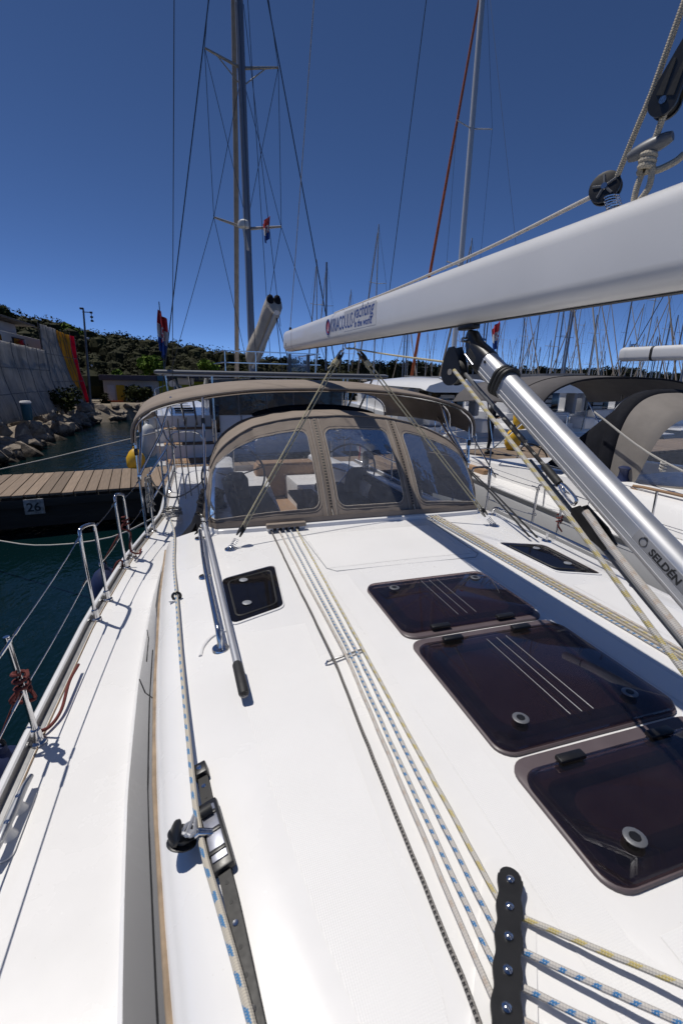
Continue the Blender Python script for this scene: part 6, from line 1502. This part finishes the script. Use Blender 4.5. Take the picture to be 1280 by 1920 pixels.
# tall mast behind with an orange furled sail
def rig_boat(name, label, x, y, rz, L=11, mast=17., m_mast='mast_white', furl='furl_beige', group=None, cover='sailcloth', bim=None, foot_dx=0, spr=True, boom_end=None):
    t = thing(name, label, 'sailing yacht', (x, y, 0), rz, group); LOCAL[0] = True
    w_ = L*.165; b = MB(); rows = []
    for u, k, tz in ((0, .78, 1.15), (.15, .9, 1.15), (.4, 1, 1.18), (.65, .85, 1.25), (.85, .45, 1.35), (1, .04, 1.45)):
        yy = u*L; h = w_*k; rows.append([(-h, yy, tz), (-h*.97, yy, .5), (-h*.7, yy, -.1), (h*.7, yy, -.1), (h*.97, yy, .5), (h, yy, tz)])
    b.loft(rows); obj('hull', b, 'far_white', t)
    b = MB(); b.loft([[(a*w_*k, yy, z) for a, z in ((-.62, 1.15), (-.52, 1.55), (0, 1.62), (.52, 1.55), (.62, 1.15))] for yy, k in ((L*.33, 1), (L*.5, .95), (L*.72, .6))], False); b.f.append((0, 1, 2, 3, 4)); cbn = obj('cabin', b, 'far_white', t)
    for s in (-1, 1): obj('cabin_window', MB().box((s*w_*.58, L*.45, 1.38), (.05, L*.2, .16)), 'win_dark', cbn)
    ms = obj('mast', MB().tube([(0, L*.55, 1.5), (0, L*.55, mast)], [.08 if L < 11.2 else .13, .055 if L < 11.2 else .12], 10), m_mast, t)
    if spr:
        for z in (mast*.42, mast*.70):
            for s in (-1, 1): obj('spreader', MB().tube([(0, L*.55, z), (s*.95, L*.53, z+.06)], .03, 5), m_mast, ms)
    b0, b1 = V((0, L*.54, 2.60)), V(boom_end or (0, L*.14, 2.75))
    obj('boom', MB().tube([b0, b1], .08, 7), 'mast_white', t)
    bb = MB(); sd = (b1-b0).cross(V((0, 0, 1))).normalized(); hb_ = 1.5 if boom_end else 1
    bb.loft([[b0.lerp(b1, q)+sd*a*w2+V((0, 0, z*hb_*(1-.35*q))) for a, z in ((-.10, .05), (-.2, .25), (-.12, .48), (.12, .48), (.2, .25), (.10, .05))] for q, w2 in ((.02, 1), (.3, .95), (.6, .9), (.97, .8))]); obj('sail_cover', bb, cover, t)
    obj('furled_genoa', MB().tube([(foot_dx, L*.98, 1.6), (0, L*.56, mast*.96)], [.10, .05], 7), furl, t)
    sy = MB()
    for s in (-1, 1):
        sy.tube([(s*w_*.9, L*.52, 1.2), (s*.95, L*.53, mast*.42+.06), (s*.95, L*.53, mast*.7+.06), (0, L*.55, mast)], .008, 4); sy.tube([(s*w_*.85, L*.5, 1.2), (0, L*.55, mast*.42)], .008, 4)
    sy.tube([(0, .1, 1.2), (0, L*.55, mast)], .008, 4); obj('stays', sy, 'wire', t)
    if bim:
        b = MB(); b.loft([[(-w_*.8, yy, 2.4), (-w_*.65, yy, 2.7), (0, yy, 2.82), (w_*.65, yy, 2.7), (w_*.8, yy, 2.4)] for yy in (L*.06, L*.3)], False); o = obj('bimini', b, bim, t); o.modifiers.new('t', 'SOLIDIFY').thickness = .02
        b = MB(); b.loft([[(-w_*.55, yy, 1.5), (-w_*.45, yy, z), (0, yy, z+.1), (w_*.45, yy, z), (w_*.55, yy, 1.5)] for yy, z in ((L*.33, 2.2), (L*.40, 2.05), (L*.45, 1.6))], False); obj('sprayhood', b, bim, t)
    LOCAL[0] = False
    return t
t = rig_boat('sailing_yacht', 'sailing yacht with a tall grey mast and orange furled headsail behind the boom', 13.2, 15.6, rad(4), 11.5, 20., 'mast_white', 'furl_orange', None, 'grey_cloth', None, .2, True, (5.3, 2.6, 3.0))
# motor boats along the same pontoon further right
for k, (x, lab) in enumerate(((15.6, 'white motor cruiser glimpsed under the left end of the grey neighbouring bimini'), (20.4, 'white motor cruiser glimpsed under the middle of the grey neighbouring bimini'), (26.0, 'white motor cruiser glimpsed through the neighbouring sprayhood window'))):
    c2 = copy_tree(my); c2.location = (x, 14.3+.105*x*.8+1.2*k, 0); c2['label'] = lab
# the far marina: rows of moored yachts
far = []
protos = [rig_boat('sailing_yacht', 'x', 18.6, 41, rad(5), 11, 17.5, 'mast_white', 'furl_beige', 'distant moored yachts', 'sailcloth', 'canvas_grey'),
          rig_boat('sailing_yacht', 'x', 27.4, 39, rad(5), 10, 16.5, 'mast_white', 'furl_beige', 'distant moored yachts', 'grey_cloth', None),
          rig_boat('sailing_yacht', 'x', 18.5, 59, rad(5), 12, 18., 'mast_grey', 'sailcloth', 'distant moored yachts', 'navy', 'canvas_beige')]
protos[0]['label'] = 'distant yacht whose mast stands alone above the boom lettering'
protos[1]['label'] = 'distant yacht whose mast rises right of the tall grey mast'
protos[2]['label'] = 'distant yacht with the leftmost of the far masts above the boom'
R6 = random.Random(21)
def far_boat(x, y, sz, label, rz=None):
    pk = R6.randrange(3); c2 = copy_tree(protos[pk]); label += ('', '', '')[pk] if 'row' not in label else (' with grey bimini', ' without bimini', ' with beige bimini')[pk]; c2.location = (x, y, 0); c2.rotation_euler = (0, R6.uniform(-.015, .015), rz if rz is not None else (rad(5) if R6.random() < .5 else rad(185))+R6.uniform(-.03, .03))
    c2.scale = (1, 1, sz); c2['label'] = label; c2['group'] = 'distant moored yachts'
far_boat(15.9, 55, .98, 'distant yacht with a short mast just right of the catamaran boom end')
far_boat(25.0, 69, .95, 'distant yacht with a small mast above the start of the boom lettering')
for row, (y, x0, x1, st, nm) in enumerate(((45, 35, 74, 4.0, 'nearest'), (62, 42, 98, 4.6, 'second'), (84, 33, 128, 5.2, 'third'), (115, 52, 160, 6.0, 'farthest'))):
    x = x0
    while x < x1:
        far_boat(x, y+.1*x+R6.uniform(-2, 2), R6.uniform(.72, 1.05), 'moored yacht in the '+nm+' row of the distant marina'); x += st*R6.uniform(.8, 1.25)
    fpn = MB().box(((x0+x1)/2, y-1+.1*(x0+x1)/2, .45), (x1-x0+6, 2, .5), Matrix.Rotation(.1, 3, 'Z')); struct(obj('far_pontoon', fpn, 'concrete'))

# ------------------------------------------------------------------ person standing on the pontoon
P0 = pp(8.95, 1.35, .80)
pe = thing('person', 'person in black clothes and dark shoes standing on the pontoon, hands raised in front', 'person', tuple(P0))
fwd = V((.86, -.5, 0)).normalized(); lf = V((-fwd.y, fwd.x, 0))
def at(f_, l_, z): return P0+fwd*f_+lf*l_+V((0, 0, z))
def skin_fig(name, joints, edges, root, m, parent, sub=2):
    me = bpy.data.meshes.new(name); me.from_pydata([tuple(j[0]) for j in joints], edges, []); me.materials.append(M[m])
    o = bpy.data.objects.new(name, me); COL.objects.link(o); o.parent = parent; o.matrix_parent_inverse = pinv(parent)
    md = o.modifiers.new('skin', 'SKIN'); md.use_smooth_shade = True
    for k, j in enumerate(joints):
        r = j[1]; o.data.skin_vertices[0].data[k].radius = r if hasattr(r, '__len__') else (r, r); o.data.skin_vertices[0].data[k].use_root = (k == root)
    s_ = o.modifiers.new('sub', 'SUBSURF'); s_.levels = sub; s_.render_levels = sub; return o
J = [(at(0, 0, .95), (.15, .12)), (at(.0, 0, 1.15), (.14, .10)), (at(-.01, 0, 1.36), (.17, .115)), (at(0, 0, 1.47), (.09, .08)), (at(.01, 0, 1.55), .055),
     (at(0, .09, .88), .10), (at(.03, .10, .50), .068), (at(.0, .10, .12), .048), (at(0, -.09, .88), .10), (at(.02, -.10, .50), .068), (at(-.03, -.11, .12), .048),
     (at(0, .19, 1.42), .062), (at(.0, .24, 1.16), .048), (at(.20, .14, 1.10), .036), (at(0, -.19, 1.42), .062), (at(.02, -.24, 1.16), .048), (at(.22, -.12, 1.18), .036)]
E_ = [(0, 1), (1, 2), (2, 3), (3, 4), (0, 5), (5, 6), (6, 7), (0, 8), (8, 9), (9, 10), (2, 11), (11, 12), (12, 13), (2, 14), (14, 15), (15, 16)]
skin_fig('body', J, E_, 0, 'clothes_black', pe)
hb2 = MB(); rr_ = []
for k in range(13):
    th = math.pi*k/12; z = -math.cos(th)*.125; r_ = math.sin(th)
    rr_.append([at(.02+r_*.092*math.cos(a)+(.018 if (math.cos(a) > .9 and 4 < k < 8) else 0)+(.008*math.cos(a) if k < 5 else 0), r_*.074*math.sin(a), 1.665+z) for a in [6.283*q/20 for q in range(20)]])
hb2.loft(rr_); hd2 = obj('head', hb2, 'skin', pe, 80)
for s in (-1, 1):
    obj('ear', MB().ball(at(.005, s*.076, 1.655), .026, 8, (.7, .4, 1)), 'skin', hd2); obj('eye', MB().ball(at(.104, s*.03, 1.675), .011, 8), 'dark_print', hd2)
obj('mouth', MB().box(at(.106, 0, 1.60), (.012, .035, .008), Matrix.Rotation(math.atan2(fwd.y, fwd.x), 3, 'Z'), .002), 'red_print', hd2)
hr = MB(); rr_ = []
for k in range(9):
    th = math.pi*(.46+.54*k/8); z = -math.cos(th)*.138; r_ = math.sin(th)
    rr_.append([at(.0+r_*.105*math.cos(a)-.004, r_*.086*math.sin(a), 1.67+z+(.03*math.cos(a) if k < 4 else 0)) for a in [6.283*q/20 for q in range(20)]])
hr.loft(rr_); obj('hair', hr, 'hair', hd2)
for s, (f_, l_, z) in ((1, (.20, .14, 1.10)), (-1, (.22, -.12, 1.18))):
    hj = [(at(f_-.01, l_, z), .028), (at(f_+.05, l_, z+.015), (.036, .018)), (at(f_+.085, l_-s*.01, z+.02), (.034, .014))]; he = [(0, 1), (1, 2)]
    for q in range(4):
        n0 = len(hj); o_ = (-.027+.018*q); ln = (.055, .065, .06, .045)[q]
        hj += [(at(f_+.09, l_+o_, z+.02), .0095), (at(f_+.09+ln*.6, l_+o_, z+.015), .0085), (at(f_+.09+ln, l_+o_, z-.01), .007)]; he += [(2, n0), (n0, n0+1), (n0+1, n0+2)]
    n0 = len(hj); hj += [(at(f_+.06, l_-s*.045, z+.03), .010), (at(f_+.095, l_-s*.055, z+.035), .008)]; he += [(1, n0), (n0, n0+1)]
    skin_fig('hand', hj, he, 0, 'skin', pe, 1)
for s, (f_, l_) in ((1, (.0, .10)), (-1, (-.03, -.11))):
    rr_ = []
    for u, w_, h_ in ((-.09, .035, .06), (-.04, .045, .10), (.02, .046, .10), (.09, .048, .065), (.15, .045, .05), (.185, .03, .035)):
        rr_.append([at(f_+u, l_+w_*math.cos(a), max(.003, h_*.5+h_*.52*math.sin(a))) for a in [6.283*q/12 for q in range(12)]])
    obj('shoe', MB().loft(rr_), 'shoe', pe)
# black hoses looping on the pontoon by the person
for k, (x, lab) in enumerate(((9.6, 'black hose looping over the pontoon edge nearest the person'), (10.4, 'black hose looping over the pontoon edge right of the person'))):
    tag(rope('hose', [tuple(pp(x-.9, -.08, .1)), tuple(pp(x-.85, -.06, .7)), tuple(pp(x-.4, .2, 1.15)), tuple(pp(x+.1, .3, 1.2)), tuple(pp(x+.5, .1, .9)), tuple(pp(x+.6, -.08, .1))], .022, 'black_rubber', None, 8), lab, 'hose', 'black hoses on the pontoon')
